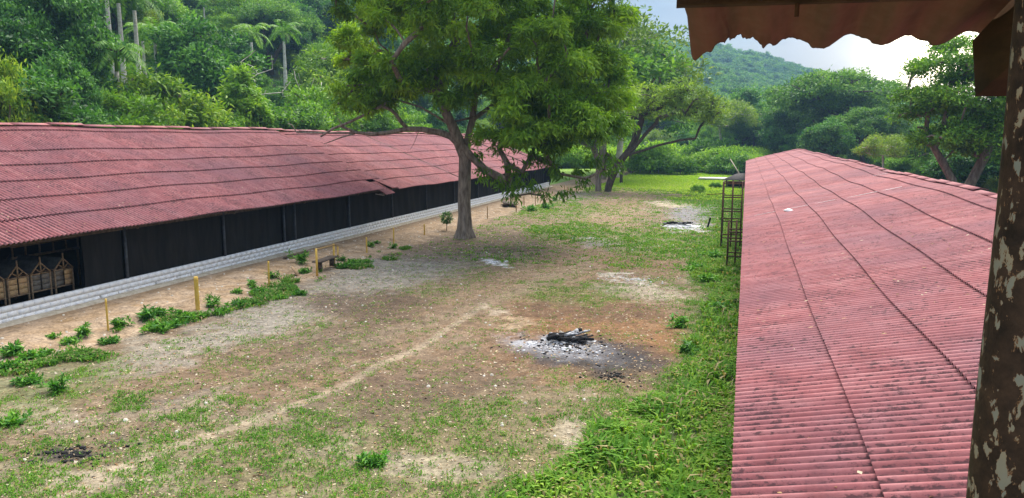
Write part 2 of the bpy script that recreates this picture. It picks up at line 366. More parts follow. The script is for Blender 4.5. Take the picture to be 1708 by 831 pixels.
def soil(X, Y):
    """real colour of the soil (linear) and the share of it that grass covers"""
    u, v, f = proj(X, Y, np.full(X.shape, -0.2))
    ok = (f > 1) & (v > 200)
    u = np.where(ok, u, -9999); v = np.where(ok, v, 9999)
    n1 = fbm(X * .55, Y * .55, 21, 5, .6); n2 = fbm(X * 2.2, Y * 2.2, 22, 4, .6); n3 = fbm(X * .18, Y * .18, 23, 3)
    wu = u + (n1 - .5) * 70 * np.clip((v - 230) / 250, .1, 2) + (n2 - .5) * 34; wv = v + (n2 - .5) * 30 * np.clip((v - 230) / 250, .08, 2) + (n1 - .5) * 20 * np.clip((v - 230) / 250, .08, 2)
    col = np.empty(X.shape + (3,)); C = lambda *a: np.array(a)
    nf = fbm(X * 5.5, Y * 5.5, 24, 4, .65)
    def mixto(c, k): nonlocal col; k = np.clip(k, 0, 1); k = np.clip(k + (nf - .5) * 3.6 * k * (1 - k), 0, 1)[..., None]; col = col * (1 - k) + c * k
    col[:] = C(.215, .155, .095)
    mixto(C(.29, .23, .16), sstep(.47, .64, n1)); mixto(C(.16, .105, .062), sstep(.50, .36, n2) * .55)
    mixto(C(.20, .125, .07), sstep(.52, .66, n3) * .6)
    G = np.zeros(X.shape)
    def E(c, k, gr=None):
        nonlocal G
        mixto(c, k)
        if gr is not None: G = G * (1 - np.clip(k, 0, 1)) + gr * np.clip(k, 0, 1)
    # grass background
    G = .18 + .35 * sstep(.45, .7, n1) * sstep(.4, .6, n2)
    G = np.where(v > 660, G + .25 * sstep(.42, .6, n2), G)
    # grey pale litter left
    E(C(.30, .265, .215), ell(wu, wv, 520, 500, 190, 34, -18) * .85, .08)
    E(C(.30, .265, .215), ell(wu, wv, 660, 445, 120, 26, -6) * .8, .06)
    E(C(.30, .265, .21), ell(wu, wv, 330, 575, 180, 26, -16) * .7, .12)
    E(C(.34, .31, .27), ell(wu, wv, 930, 325, 80, 8) * .6, .1)
    # dark brown zones
    E(C(.115, .075, .048), ell(wu, wv, 610, 508, 120, 24, 3) * .85, .05)
    E(C(.13, .088, .055), ell(wu, wv, 600, 560, 200, 30, -14) * .55, .1)
    E(C(.125, .085, .055), ell(wu, wv, 700, 650, 230, 42, -16) * .75, .08)
    E(C(.13, .09, .06), ell(wu, wv, 800, 400, 130, 22, 0) * .8, .05)
    E(C(.15, .10, .065), ell(wu, wv, 700, 420, 90, 16, 0) * .6, .05)
    E(C(.20, .15, .11), ell(wu, wv, 1000, 320, 130, 8) * .6, .1)
    E(C(.21, .12, .065), ell(wu, wv, 1050, 440, 150, 26) * .55, .15)
    # sandy lane
    E(C(.31, .205, .12), (1 - sstep(18, 62, poly_d(wu, wv, [(700, 560), (860, 480), (960, 430), (1000, 380), (1040, 340)]))) * .6, .08)
    E(C(.21, .135, .08), ell(wu, wv, 800, 560, 210, 60, -10) * .5, .08)
    # around the fire
    E(C(.24, .115, .045), ell(wu, wv, 1000, 560, 170, 75, 0) * .75, .04)
    E(C(.10, .062, .042), ell(wu, wv, 1000, 520, 130, 16, 0) * .5, .04)
    E(C(.045, .042, .045), ell(wu, wv, 985, 592, 110, 30, 6) * .95, 0)
    E(C(.36, .36, .38), ell(wu, wv, 935, 580, 72, 17, 8, .7) * (.45 + .45 * sstep(.38, .6, n2)), 0)
    E(C(.55, .55, .57), ell(wu, wv, 893, 571, 20, 6) * .6, 0)
    E(C(.02, .019, .02), ell(wu, wv, 1022, 628, 42, 13, 8) * .85 * sstep(.4, .55, n2), 0)
    # second ash heap, pale spots
    E(C(.22, .22, .225), ell(wu, wv, 1160, 356, 40, 20) * .9, 0)
    E(C(.70, .70, .72), ell(wu, wv, 1145, 380, 42, 6) * .85, 0)
    E(C(.52, .43, .30), ell(wu, wv, 1130, 340, 44, 4.5) * .9, 0)
    E(C(.66, .63, .58), ell(wu, wv, 985, 398, 26, 3, 2) * .9, 0)
    E(C(.30, .29, .28), ell(wu, wv, 1000, 405, 40, 7, 4) * .6, .05)
    E(C(.72, .70, .68), ell(wu, wv, 825, 436, 20, 3.5, 6) * .9, 0)
    E(C(.55, .50, .42), (1 - sstep(2, 7, poly_d(wu, wv, [(1000, 458), (1050, 462), (1085, 472)]))) * .7, 0)
    E(C(.46, .40, .31), ell(wu, wv, 1075, 488, 80, 14, 5) * .55, .1)
    E(C(.52, .42, .30), ell(wu, wv, 822, 517, 20, 4) * .8, 0)
    E(C(.46, .34, .21), ell(wu, wv, 850, 536, 40, 8) * .6, 0)
    # green areas
    E(C(.10, .15, .035), ell(wu, wv, 960, 388, 70, 14) * .8, .75)
    E(C(.12, .17, .04), ell(wu, wv, 1100, 405, 90, 24) * .7, .6)
    E(C(.14, .17, .05), ell(wu, wv, 930, 350, 90, 10) * .5, .5)
    E(C(.16, .17, .06), ell(wu, wv, 960, 490, 100, 18) * .5, .5)
    # foreground
    E(C(.19, .17, .08), sstep(630, 780, wv + (wu - 600) * .10) * .7, .56)
    E(C(.42, .35, .25), ell(wu, wv, 945, 722, 55, 20, 10) * .8, .12)
    E(C(.40, .34, .24), ell(wu, wv, 700, 775, 130, 22, 5) * .6, .25)
    E(C(.38, .32, .23), ell(wu, wv, 60, 690, 90, 22) * .5, .3)
    E(C(.40, .33, .24), ell(wu, wv, 190, 800, 120, 25) * .5, .25)
    E(C(.13, .17, .05), ell(wu, wv, 60, 640, 150, 40, -10) * .5, .6)
    E(C(.035, .033, .036), ell(wu, wv, 130, 753, 85, 12, -12) * .9 * sstep(.36, .55, n2), .05)
    E(C(.10, .09, .085), ell(wu, wv, 330, 660, 70, 8, -12) * .5, .1)
    # wheel track
    tr = (1 - sstep(2.2, 6.0, poly_d(u + (n1 - .5) * 12, v, [(806, 508), (765, 534), (725, 563), (690, 582), (640, 602), (600, 628), (545, 655), (480, 682), (380, 712), (290, 742), (170, 792), (60, 850)]) / np.clip((v - 300) / 260, .5, 2)))
    E(C(.46, .37, .255), tr * .5, .04)
    tr2 = (1 - sstep(3, 16, poly_d(u + (n1 - .5) * 30, v, [(980, 440), (830, 500), (640, 560), (480, 610), (250, 690)])))
    E(C(.31, .25, .17), tr2 * .25, .05)
    # lush strip along the right shed
    edge = np.interp(v, [300, 335, 380, 430, 480, 560, 640, 700, 831, 1000], [1120, 1175, 1185, 1150, 1165, 1140, 1085, 1010, 830, 700])
    lush = sstep(-35, 45, wu - edge)
    E(C(.075, .12, .03), lush * .9, 1.0)
    # far field
    far = sstep(322, 306, wv)
    E(C(.20, .36, .035), far * sstep(840, 880, u) * .92, .9)
    E(C(.36, .38, .08), ell(wu, wv, 1130, 310, 90, 9) * .75, .6)
    E(C(.10, .22, .03), ell(wu, wv, 980, 302, 80, 7) * .8, .8)
    E(C(.085, .15, .035), ell(wu, wv, 1180, 335, 60, 10) * .6, .9)
    # bank below the wall of the left shed
    bk = sstep(-18.4, -19.2, X + (n1 - .5) * 1.4) * (X > -24)
    bc = C(.40, .285, .18) + (n2[..., None] - .5) * .22
    kk = (bk * .95)[..., None]; col = col * (1 - kk) + np.where((Y > 38)[..., None], bc * .72, bc) * kk; G = G * (1 - bk) + .02 * bk
    # forest floor on the hills and outside
    out = np.maximum(sstep(-33, -36, X), sstep(150, 190, Y + X * .2)); out = np.maximum(out, sstep(14, 18, X))
    E(C(.028, .055, .018), out, 0)
    G = np.where((X < -22.9) | (X > .9), 0, G)
    return np.clip(col * np.array([.80, .80, .82]), .01, .85), np.clip(G, 0, 1)

def axis(parts):
    a = []
    for s, e, st in parts: a.append(np.arange(s, e, st))
    return np.concatenate(a)
gx = np.concatenate([-24 - np.cumsum(1.0 * 1.07 ** np.arange(56))[::-1], np.arange(-24, 2, .13), 2 + np.cumsum(.6 * 1.09 ** np.arange(56))])
gy = np.concatenate([4 - np.cumsum(1.5 * 1.12 ** np.arange(36))[::-1], np.arange(4, 45, .14), np.arange(45, 90, .3), np.arange(90, 180, 1.0), 180 + np.cumsum(2.0 * 1.035 ** np.arange(88))])
GX, GY = np.meshgrid(gx, gy, indexing='ij')
GZ = ground_z(GX, GY); SC, GR = soil(GX, GY)
ni, nj = GX.shape; idx = np.arange(ni * nj).reshape(ni, nj)
gf = np.stack([idx[:-1, :-1], idx[1:, :-1], idx[1:, 1:], idx[:-1, 1:]], -1).reshape(-1, 4)
g = put('ground', mesh('ground', np.stack([GX, GY, GZ], -1).reshape(-1, 3), gf, M['ground'], smooth=True, cols=[('soil', SC.reshape(-1, 3))]))
tag(g, kind='structure')
def gz(x, y): return float(ground_z(np.array([x]), np.array([y]))[0])

# ------------------------------------------------------------------ corrugated roofs
WAVE, NW = 0.177, 6
def sheet_data(length, amp=0.033, seg=8, th=0.010, lift=0.058):
    """sheet lying along +x (down the slope, x from 0 up-slope to length), corrugated across y; returns verts, faces, valley"""
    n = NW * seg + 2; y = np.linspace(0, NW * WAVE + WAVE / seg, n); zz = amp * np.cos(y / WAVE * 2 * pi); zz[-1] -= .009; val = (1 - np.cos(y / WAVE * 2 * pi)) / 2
    v = np.concatenate([np.stack([np.zeros(n), y, zz], 1), np.stack([np.full(n, length), y, zz + lift], 1), np.stack([np.full(n, length), y, zz + lift], 1), np.stack([np.full(n, length), y, zz + lift - th - .008], 1)])
    i = np.arange(n - 1); f = np.concatenate([np.stack([i, i + n, i + n + 1, i + 1], 1), np.stack([i + 2 * n, i + 3 * n, i + 3 * n + 1, i + 2 * n + 1], 1)])
    return v, f, np.tile(val, 4)
def roof_plane(shed, cols, rows, eave, slope_ang, side, nparts, dz, keep=None, name='roof_sheet'):
    """cols: y start of each column; rows: list of (horizontal offset up-slope start, end)"""
    meshes = {}; rest = []; cnt = 0
    order = [(ri, ci) for ci in range(len(cols)) for ri in range(len(rows))]
    ca, sa = cos(slope_ang), sin(slope_ang); rg = random.Random(5)
    for ri, ci in order:
        lo, hi = rows[ri]; L = (hi - lo) / ca + 0.10; key = round(L, 2)
        y0 = cols[ci] + rg.uniform(-.003, .003)
        if keep and not keep(ri, ci): continue
        if key not in meshes:
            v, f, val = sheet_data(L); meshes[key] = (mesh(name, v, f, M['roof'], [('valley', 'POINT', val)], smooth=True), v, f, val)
        me, v, f, val = meshes[key]
        xe = eave[0] + side * hi; z = eave[1] + hi * math.tan(slope_ang); y1 = y0 + NW * WAVE; roll = math.atan((dz(y1) - dz(y0)) / (y1 - y0)) if abs(dz(y1) - dz(y0)) < .06 else 0.0
        tilt = slope_ang + rg.uniform(-.0022, .0022); rz = rg.uniform(-.001, .001)
        # local +x is down the slope: for side=-1 (rises toward -X) down-slope is +X; for side=+1 it is -X
        if cnt < nparts:
            o = put(name, me, shed)
            if side < 0: o.location = (xe, y0, z + dz(y0) + rg.uniform(0, .002)); o.rotation_euler = (roll, tilt, rz)
            else: o.location = (xe, y1, z + dz(y1) + rg.uniform(0, .002)); o.rotation_euler = (-roll, tilt, pi + rz)
            cnt += 1
        else:
            ct, s_ = cos(tilt), sin(tilt); w = v.copy(); x = w[:, 0] * ct + w[:, 2] * s_; zz = -w[:, 0] * s_ + w[:, 2] * ct
            zz = zz + dz(y0) + (w[:, 1] if side < 0 else NW * WAVE - w[:, 1]) * math.tan(roll)
            if side < 0: w = np.stack([xe + x, y0 + w[:, 1], z + zz], 1)
            else: w = np.stack([xe - x, y0 + NW * WAVE - w[:, 1], z + zz], 1)
            rest.append((w, f, val))
    if rest:
        vs, fs, va, k = [], [], [], 0
        for w, f, val in rest: vs.append(w); fs.append(f + k); va.append(val); k += len(w)
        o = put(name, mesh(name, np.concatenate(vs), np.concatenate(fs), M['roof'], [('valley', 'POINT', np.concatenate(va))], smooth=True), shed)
        o['kind'] = 'stuff'

# right shed ------------------------------------------------------
RS = thing('poultry_shed', 'long low shed on the right under a red corrugated roof seen from above', 'shed')
ra = math.atan(.243)
rrows = [(1.44 * k, 1.44 * (k + 1)) for k in range(5)] + [(7.2, 8.0)]
rcols = list(np.arange(2.0, 132, NW * WAVE))
wob = lambda y: 0.05 * sin(y * .23) + 0.03 * sin(y * .61 + 1)
roof_plane(RS, rcols, rrows, (.12, 2.27), ra, +1, 300, wob)
mb = MB()   # ridge cap: short angled pieces
for k, y in enumerate(np.arange(2.0, 132, 1.9)):
    z = 2.27 + 8.0 * .243 + wob(y) + .03 + (k % 2) * .02
    for s in (-1, 1):
        mb.add([[8.12, y, z + .06], [8.12 + s * .26, y, z - .005], [8.12 + s * .26, y + 1.95, z - .005], [8.12, y + 1.95, z + .06], [8.12, y, z + .045], [8.12 + s * .26, y, z - .02], [8.12 + s * .26, y + 1.95, z - .02], [8.12, y + 1.95, z + .045]], [[0, 1, 2, 3], [0, 4, 5, 1], [2, 6, 7, 3], [1, 5, 6, 2]])
mb.build('ridge_cap', M['roof'], RS)
mb = MB(); v, f, val = sheet_data(8.3, seg=4)   # far slope, out of sight: plain sheets in one piece
for y in rcols:
    w = v.copy(); x = w[:, 0] * cos(ra) + w[:, 2] * sin(ra); zz = -w[:, 0] * sin(ra) + w[:, 2] * cos(ra)
    mb.add(np.stack([8.12 + x, y + w[:, 1], 2.27 + 8 * .243 + zz - .02], 1), f)
o = mb.build('rear_roof_slope', M['roof'], RS); o['kind'] = 'stuff'
mb = MB()
for y in np.arange(3, 132, 5.9): mb.box((.9, y, 1.02), (.1, .1, 2.34))
mb.build('wall_post', M['steel'], RS)
MB().box((.9, 67, .3), (.15, 129, .6)).build('low_wall', M['block'], RS)
MB().box((.98, 67, 1.4), (.03, 129, 1.9)).build('shade_net', M['net'], RS)
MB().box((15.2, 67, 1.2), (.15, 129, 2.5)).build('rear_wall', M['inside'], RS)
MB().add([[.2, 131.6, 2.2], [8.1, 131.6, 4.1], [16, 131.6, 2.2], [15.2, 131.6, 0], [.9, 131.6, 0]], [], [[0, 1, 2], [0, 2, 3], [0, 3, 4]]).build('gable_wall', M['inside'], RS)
# pale sealant lines and the white scrap on the roof
def on_right_roof(x, y):
    r = ray(x, y); z0 = 2.27 - .12 * .243; t = (z0 - H) / (r[2] - r[0] * .243); return CAMP + r * t
for (a, b, w) in (((1258, 362), (1393, 336), .05), ((1416, 334), (1500, 313), .09), ((1456, 296), (1480, 291), .06), ((1312, 391), (1322, 389), .05)):
    p, q = on_right_roof(*a), on_right_roof(*b); y = round((p[1] + q[1]) / 2 / WAVE) * WAVE
    if a[0] == 1258: y = (p[1] + q[1]) / 2
    o = MB().bar((p[0], y, p[2] + .075), (q[0], y, q[2] + .075), w, .012).build('sealant_strip', M['strip'], RS)
p = on_right_roof(1315, 355)
mb = MB(); rg = np.random.default_rng(4); th = np.linspace(0, 2 * pi, 13)[:-1]
ring = np.stack([np.cos(th) * (.15 + .07 * rg.random(12)), np.sin(th) * (.22 + .1 * rg.random(12)), .03 + .05 * rg.random(12)], 1)
mb.add(np.concatenate([[[0, 0, .14]], ring, ring * [1, 1, .2]]), [[1 + k, 13 + k, 13 + (k + 1) % 12, 1 + (k + 1) % 12] for k in range(12)], [[0, 1 + k, 1 + (k + 1) % 12] for k in range(12)])
o = mb.build('plastic_scrap', M['white']); o.location = p + np.array([0, 0, .07]); tag(o, 'crumpled white plastic scrap lying on the right red roof', 'litter')

# left shed -------------------------------------------------------
LS = thing('poultry_shed', 'long open-sided shed on the left with white block wall and black netting', 'shed')
la = math.atan(.40)
ro = [0, 1.45, 2.85, 4.25, 5.65, 7.0, 9.15]
lrows = list(zip(ro[:-1], ro[1:])) + [(9.15, 9.7)]
lcols = list(np.arange(10.6, 89, NW * WAVE))
def ldz(y): return 0.03 * sin(y * .3) + 0.025 * sin(y * .9 + 2) - .14 * float(sstep(44.6, 45.4, y)) - .0035 * max(0, y - 50) + .05 * float(sstep(22, 14, y))
KB = [k for k, y in enumerate(lcols) if 43.2 < y < 44.6]
roof_plane(LS, lcols, lrows, (-22.5, 2.80), la, -1, 300, ldz, keep=lambda r, c: not (r == 0 and c in KB[:1]))
# the slipped, broken sheet at the step of the roof
L = 1.45 / cos(la) + .1; v, f, val = sheet_data(L)
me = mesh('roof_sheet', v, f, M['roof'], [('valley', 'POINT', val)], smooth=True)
o = put('roof_sheet', me, LS, (-23.72, lcols[KB[0]] - .02, 2.80 + 1.45 * .4 - .2), (.05, la + .10, -.09)); o['label'] = 'slipped sheet hanging below its row'
mb = MB(); b0 = onz(818 / 2.77 + 350, 343 / 2.77 + 200, 2.5)
for k in range(3):
    mb.bar((-22.75 + .02 * k, 43.0 + .5 * k, 2.52 - .03 * k), (-22.6, 43.8 + .5 * k, 2.38 + .03 * k), .12, .02)
mb.build('torn_felt', M['strip'], LS)
mb = MB()
for k, y in enumerate(np.arange(10.6, 88, 1.9)):
    z = 2.80 + 9.7 * .4 + ldz(y) + .04 + (k % 2) * .02
    for s in (-1, 1):
        mb.add([[-32.2, y, z + .09], [-32.2 + s * .25, y, z - .0], [-32.2 + s * .25, y + 1.95, z - .0], [-32.2, y + 1.95, z + .09], [-32.2, y, z + .075], [-32.2 + s * .25, y, z - .015], [-32.2 + s * .25, y + 1.95, z - .015], [-32.2, y + 1.95, z + .075]], [[0, 1, 2, 3], [0, 4, 5, 1], [2, 6, 7, 3], [1, 5, 6, 2]])
mb.build('ridge_cap', M['roof'], LS)
mb = MB(); v, f, val = sheet_data(10.5, seg=4)
for y in lcols:
    w = v.copy(); x = w[:, 0] * cos(la) + w[:, 2] * sin(la); zz = -w[:, 0] * sin(la) + w[:, 2] * cos(la)
    mb.add(np.stack([-32.2 - x, y + w[:, 1], 2.80 + 9.7 * .4 + ldz(y) + zz - .03], 1), f)
o = mb.build('rear_roof_slope', M['roof'], LS); o['kind'] = 'stuff'
posty = [11.4, 17.25, 23.1, 28.95, 33.75, 34.75, 40.6, 46.5, 52.3, 58.1, 63.9, 69.7, 75.5, 81.3, 87.1]
pm = MB().box((0, 0, 1.2), (.09, .09, 2.5)).mesh('wall_post', M['steel'])
for y in posty: put('wall_post', pm, LS, (-23.36, y, .25))
# shade nets between the posts, from 20.4 m on
edges = [21.15] + posty[2:]
for a, b in zip(edges[:-1], edges[1:] + [89.3]):
    if b - a < 1.5: continue
    n = 37; zz = np.linspace(.56, 2.72, 7); yy = np.linspace(a + .055, b - .055, n)
    YY, ZZ = np.meshgrid(yy, zz, indexing='ij'); XX = -23.49 + (.05 * np.sin((YY - a) * 2.1 + ZZ * 1.3) + .03 * np.sin((YY - a) * 6.3 + ZZ * .6 + a)) * np.sin((ZZ - .5) * 1.4)
    ii = np.arange(n * 7).reshape(n, 7); ff = np.stack([ii[:-1, :-1], ii[1:, :-1], ii[1:, 1:], ii[:-1, 1:]], -1).reshape(-1, 4)
    put('shade_net', mesh('shade_net', np.stack([XX, YY, ZZ], -1).reshape(-1, 3), ff, M['net'], smooth=True), LS)
# door frame between the double posts
mb = MB(); mb.box((-23.42, 34.25, 1.6), (.04, .9, 2.2)); mb.build('door', M['net'], LS)
MB().bar((-23.36, 33.8, .55), (-23.36, 34.7, .55), .1, .06).build('door_sill', M['steel'], LS)
MB().box((-23.36, 50, 2.62), (.08, 79, .12)).build('eave_beam', M['wood_dark'], LS)
mb = MB()
for y in np.arange(11.5, 89, 5.83): mb.bar((-22.7, y, 2.68), (-32.1, y, 6.42), .08, .15)
o = mb.build('rafter', M['wood_dark'], LS); o['kind'] = 'stuff'
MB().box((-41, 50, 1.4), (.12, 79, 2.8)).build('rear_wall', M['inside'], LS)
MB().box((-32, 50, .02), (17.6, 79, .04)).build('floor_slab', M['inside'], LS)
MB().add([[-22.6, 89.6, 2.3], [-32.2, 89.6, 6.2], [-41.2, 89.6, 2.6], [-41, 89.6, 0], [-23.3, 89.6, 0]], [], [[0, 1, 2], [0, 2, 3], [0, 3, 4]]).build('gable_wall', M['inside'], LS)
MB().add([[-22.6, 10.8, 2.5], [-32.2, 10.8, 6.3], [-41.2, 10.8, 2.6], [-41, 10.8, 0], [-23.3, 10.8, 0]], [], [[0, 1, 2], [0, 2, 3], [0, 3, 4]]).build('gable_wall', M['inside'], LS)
# low wall of blocks: three courses
wt = lambda y: .60
MB().box((-23.36, 50.2, .27), (.149, 79.2, .55)).build('mortar_core', M['mortar'], LS)
bm_ = MB().box((0, 0, 0), (.152, .3985, .199))
bme = bm_.mesh('block', M['block']); rest = MB(); cnt = 0; rg = random.Random(3)
for k in range(250):
    for c in range(3):
        y = 10.7 + .4 * k + (.2 if c == 1 else 0); z = .1 + c * .2
        if y > 89.8: continue
        dx = rg.uniform(-.001, .0015)
        if y > 14.5 and cnt < 300: put('block', bme, LS, (-23.36 + dx, y, z), (0, rg.uniform(-.004, .004), rg.uniform(-.006, .006))); cnt += 1
        else: rest.box((-23.36 + dx, y, z), (.152, .3985, .199))
o = rest.build('block', M['block'], LS); o['kind'] = 'stuff'
# rough footing of the wall
n = 700; yy = np.linspace(10.6, 90, n); ff = []
xo = -23.02 + .10 * fbm(yy * .7, yy * 0, 41, 4); zt = .05 + .05 * fbm(yy * 1.3, yy * 0 + 3, 42, 3)
v = np.concatenate([np.stack([np.full(n, -23.3), yy, zt + .02], 1), np.stack([xo, yy, zt], 1), np.stack([xo + .05, yy, np.full(n, -.4)], 1)])
i = np.arange(n - 1); ff = np.concatenate([np.stack([i, i + n, i + n + 1, i + 1], 1), np.stack([i + n, i + 2 * n, i + 2 * n + 1, i + n + 1], 1)])
put('footing', mesh('footing', v, ff, M['footing']), LS)

# ------------------------------------------------------------------ trees
def leaves(centers, out, per, spread, lw, droop, rng, flat=0.5, tint_c=None, tint_j=.18, cl_aspect=(1, 1, .7)):
    """rhombic leaves in clumps round each centre"""
    n = len(centers); m = n * per
    c = np.repeat(centers, per, 0); o = np.repeat(out, per, 0)
    off = rng.normal(size=(m, 3)) * np.array(cl_aspect) * spread; p = c + off
    a = o * .7 + rng.normal(size=(m, 3)) * .8; a[:, 2] -= droop; a /= np.linalg.norm(a, axis=1)[:, None]
    nn = np.array([0, 0, 1.0]) * flat + o * .4 + rng.normal(size=(m, 3)) * .45
    w = np.cross(a, nn); w /= np.linalg.norm(w, axis=1)[:, None] + 1e-9
    s = (.65 + .7 * rng.random(m))[:, None]; l_, w_ = lw
    nrm = np.cross(w, a); 
    v = np.stack([p, p + a * s * l_ * .45 + w * s * w_ * .5 + nrm * s * l_ * .05, p + a * s * l_ - nrm * s * l_ * .08, p + a * s * l_ * .45 - w * s * w_ * .5 + nrm * s * l_ * .05], 1).reshape(-1, 3)
    f = np.arange(m * 4).reshape(m, 4)
    t = np.repeat(tint_c if tint_c is not None else rng.random(n), per) + rng.normal(size=m) * tint_j
    return v, f, np.clip(t, 0, 1)
def crown_points(blobs, puffs, per_puff, puff_r, rng, lower=-.35, shell=.75):
    """blobs (cx,cy,cz,rx,ry,rz): puffs on each blob's shell, cluster centres on the puffs"""
    blobs = np.asarray(blobs, float); vol = (blobs[:, 3] * blobs[:, 4] * blobs[:, 5]) ** (2 / 3); pr = vol / vol.sum()
    C, O, T = [], [], []
    for _ in range(puffs):
        b = blobs[rng.choice(len(blobs), p=pr)]
        d = rng.normal(size=3); d /= np.linalg.norm(d)
        if d[2] < lower: d[2] = -d[2] * .6; d /= np.linalg.norm(d)
        r = shell + (1 - shell) * rng.random() ** .5
        if rng.random() < .22: r = .3 + .4 * rng.random()
        pc = b[:3] + d * r * b[3:6]; R = puff_r * (.6 + .8 * rng.random()); base = rng.random()
        e = rng.normal(size=(per_puff, 3)); e /= np.linalg.norm(e, axis=1)[:, None]; e[:, 2] = np.where(e[:, 2] < -.3, -e[:, 2], e[:, 2])
        C.append(pc + e * R * np.array([1, 1, .62]) * (.55 + .45 * rng.random((per_puff, 1))))
        oo = e * .6 + d * .6; O.append(oo / np.linalg.norm(oo, axis=1)[:, None])
        T.append(np.clip(.25 + .5 * base + rng.normal(size=per_puff) * .08, 0, 1))
    return np.concatenate(C), np.concatenate(O), np.concatenate(T)
def branch_net(trunk_pts, targets, r0, tip=.02, step=1.0, sag=.0, seg=6, rng=None, power=.5, lo=1):
    """connects each target to the nearest node of the growing skeleton; radii by pipe model. trunk_pts: list of polylines (start at root)"""
    P, par = [], []
    def addline(pts, start):
        q = start
        for p in pts:
            P.append(np.array(p, float)); par.append(q); q = len(P) - 1
        return q
    for line in trunk_pts:
        if P:
            d = [np.linalg.norm(p - np.array(line[0])) for p in P]; addline(line[1:], int(np.argmin(d)))
        else: addline(line, -1)
    base_n = len(P); first = np.array(trunk_pts[0][min(2, len(trunk_pts[0]) - 1)], float)
    targets = sorted(list(targets), key=lambda t: np.linalg.norm(t - first))
    for t in targets:
        A = np.array(P[lo:]); d = np.linalg.norm((A - t) * np.array([1, 1, 1.0]), axis=1) + np.where(A[:, 2] > t[2], (A[:, 2] - t[2]) * .8, 0)
        k = int(np.argmin(d)) + lo; a = P[k]; L = np.linalg.norm(t - a); m = max(1, int(L / step))
        pts = []
        for q in range(1, m + 1):
            s = q / m; p = a + (t - a) * s; p = p + np.array([0, 0, 1]) * sin(pi * s) * L * sag
            if q < m and rng is not None: p = p + rng.normal(size=3) * step * .12
            pts.append(p)
        addline(pts, k)
    n = len(P); w = np.zeros(n); ch = [[] for _ in range(n)]
    for i in range(n):
        if par[i] >= 0: ch[par[i]].append(i)
    for i in range(n - 1, -1, -1):
        if not ch[i]: w[i] += 1
        if par[i] >= 0: w[par[i]] += w[i]
    rad = tip + (r0 - tip) * (w / w[0]) ** power
    mb = MB()
    done = np.zeros(n, bool)
    for i in range(n):   # chains following the heaviest child
        if done[i]: continue
        chain = [i] if par[i] < 0 else [par[i], i]; done[i] = True; c = i
        while ch[c]:
            nx = max(ch[c], key=lambda q: w[q])
            if done[nx]: break
            chain.append(nx); done[nx] = True; c = nx
        if len(chain) < 2: continue
        rr = rad[chain].copy(); 
        if par[i] >= 0: rr[0] = rad[i] * 1.05
        sg = seg if rr.max() > .12 else (5 if rr.max() > .05 else 3)
        mb.tube(np.array([P[q] for q in chain]), rr, sg, caps=False)
    return mb
def tree_meshes(blobs, trunk, puffs, per_puff, puff_r, per, spread, lw, droop, leaf, bark, seed, r0=.35, flat=.5, lower=-.35, shell=.75, bt=90, step=1.2, sag=.04):
    rng = np.random.default_rng(seed); C, O, T = crown_points(blobs, puffs, per_puff, puff_r, rng, lower, shell)
    v, f, t = leaves(C, O, per, spread, lw, droop, rng, flat, T)
    cm = mesh('crown', v, f, leaf, [('tint', 'FACE', t)])
    tg = C[rng.choice(len(C), min(bt, len(C)), replace=False)]
    tm = branch_net(trunk, tg, r0, step=step, sag=sag, rng=rng).mesh('trunk', bark, smooth=True)
    return tm, cm
def flare(pts, r):   # widened foot for a trunk
    return pts
def place(name, protom, loc, rz, sc, label, group=None, cat='tree'):
    t = thing(name, label, cat, loc, rz, group, sc)
    put('trunk', protom[0], t); put('crown', protom[1], t); return t

# --- hero tree: feathery crown over a short grey trunk
HY = 44.2
def hp(x, y, dy=0): return atY(x, y, HY + dy)
base = hp(775, 390); rngh = np.random.default_rng(5)
def toL(p): return np.asarray(p) - base
main = [toL(hp(774, 394)), toL(hp(775, 378)), toL(hp(774, 340)), toL(hp(775, 300)), toL(hp(776, 262)), toL(hp(778, 240)), toL(hp(788, 200, .3)), toL(hp(792, 160, .5)), toL(hp(812, 145, .8)), toL(hp(832, 110, 1))]
left = [toL(hp(776, 262)), toL(hp(765, 235, -.4)), toL(hp(752, 205, -.8)), toL(hp(742, 185, -1)), toL(hp(738, 160, -1)), toL(hp(725, 120, -.6))]
up2 = [toL(hp(792, 160, .5)), toL(hp(786, 130, -.5)), toL(hp(770, 90, -1)), toL(hp(760, 40, -1.5))]
right = [toL(hp(788, 200, .3)), toL(hp(830, 170, 2)), toL(hp(880, 130, 3)), toL(hp(930, 90, 3.5))]
rup = [toL(hp(832, 110, 1)), toL(hp(850, 60, 1)), toL(hp(870, 10, 1))]
back = [toL(hp(792, 160, .5)), toL(hp(800, 120, 4)), toL(hp(820, 70, 7))]
frt = [toL(hp(792, 160, .5)), toL(hp(815, 120, -3)), toL(hp(850, 80, -6))]
S = 47.5 / 1233.
def hb(x, y, rx, ry, dy=0, rd=None):
    p = toL(hp(x, y, dy)); return (p[0], p[1], p[2], rx * S, (rd or rx) * S, ry * S)
hblobs = [hb(905, 105, 110, 95, 0, 150), hb(960, 165, 78, 85, 1, 120), hb(1000, 212, 38, 52, 1, 60), hb(905, 198, 85, 52, -2, 90), hb(870, 235, 60, 24, -2, 60),
          hb(790, 40, 140, 55, 0, 190), hb(660, 35, 85, 40, 1, 110), hb(600, 70, 40, 26, 2, 50), hb(690, 120, 85, 34, -1, 100), hb(620, 160, 62, 32, -1, 60), hb(720, 165, 70, 26, -2, 70), hb(590, 95, 38, 26, 3, 40),
          hb(840, -70, 220, 90, 0, 240), hb(650, -40, 100, 55, 0, 130), hb(985, 20, 55, 50, 2, 70), hb(820, 150, 60, 36, 3, 70)]
rng = np.random.default_rng(12)
C, O, T = crown_points(hblobs, 400, 15, .95, rng, -.75, .74)
extra = []
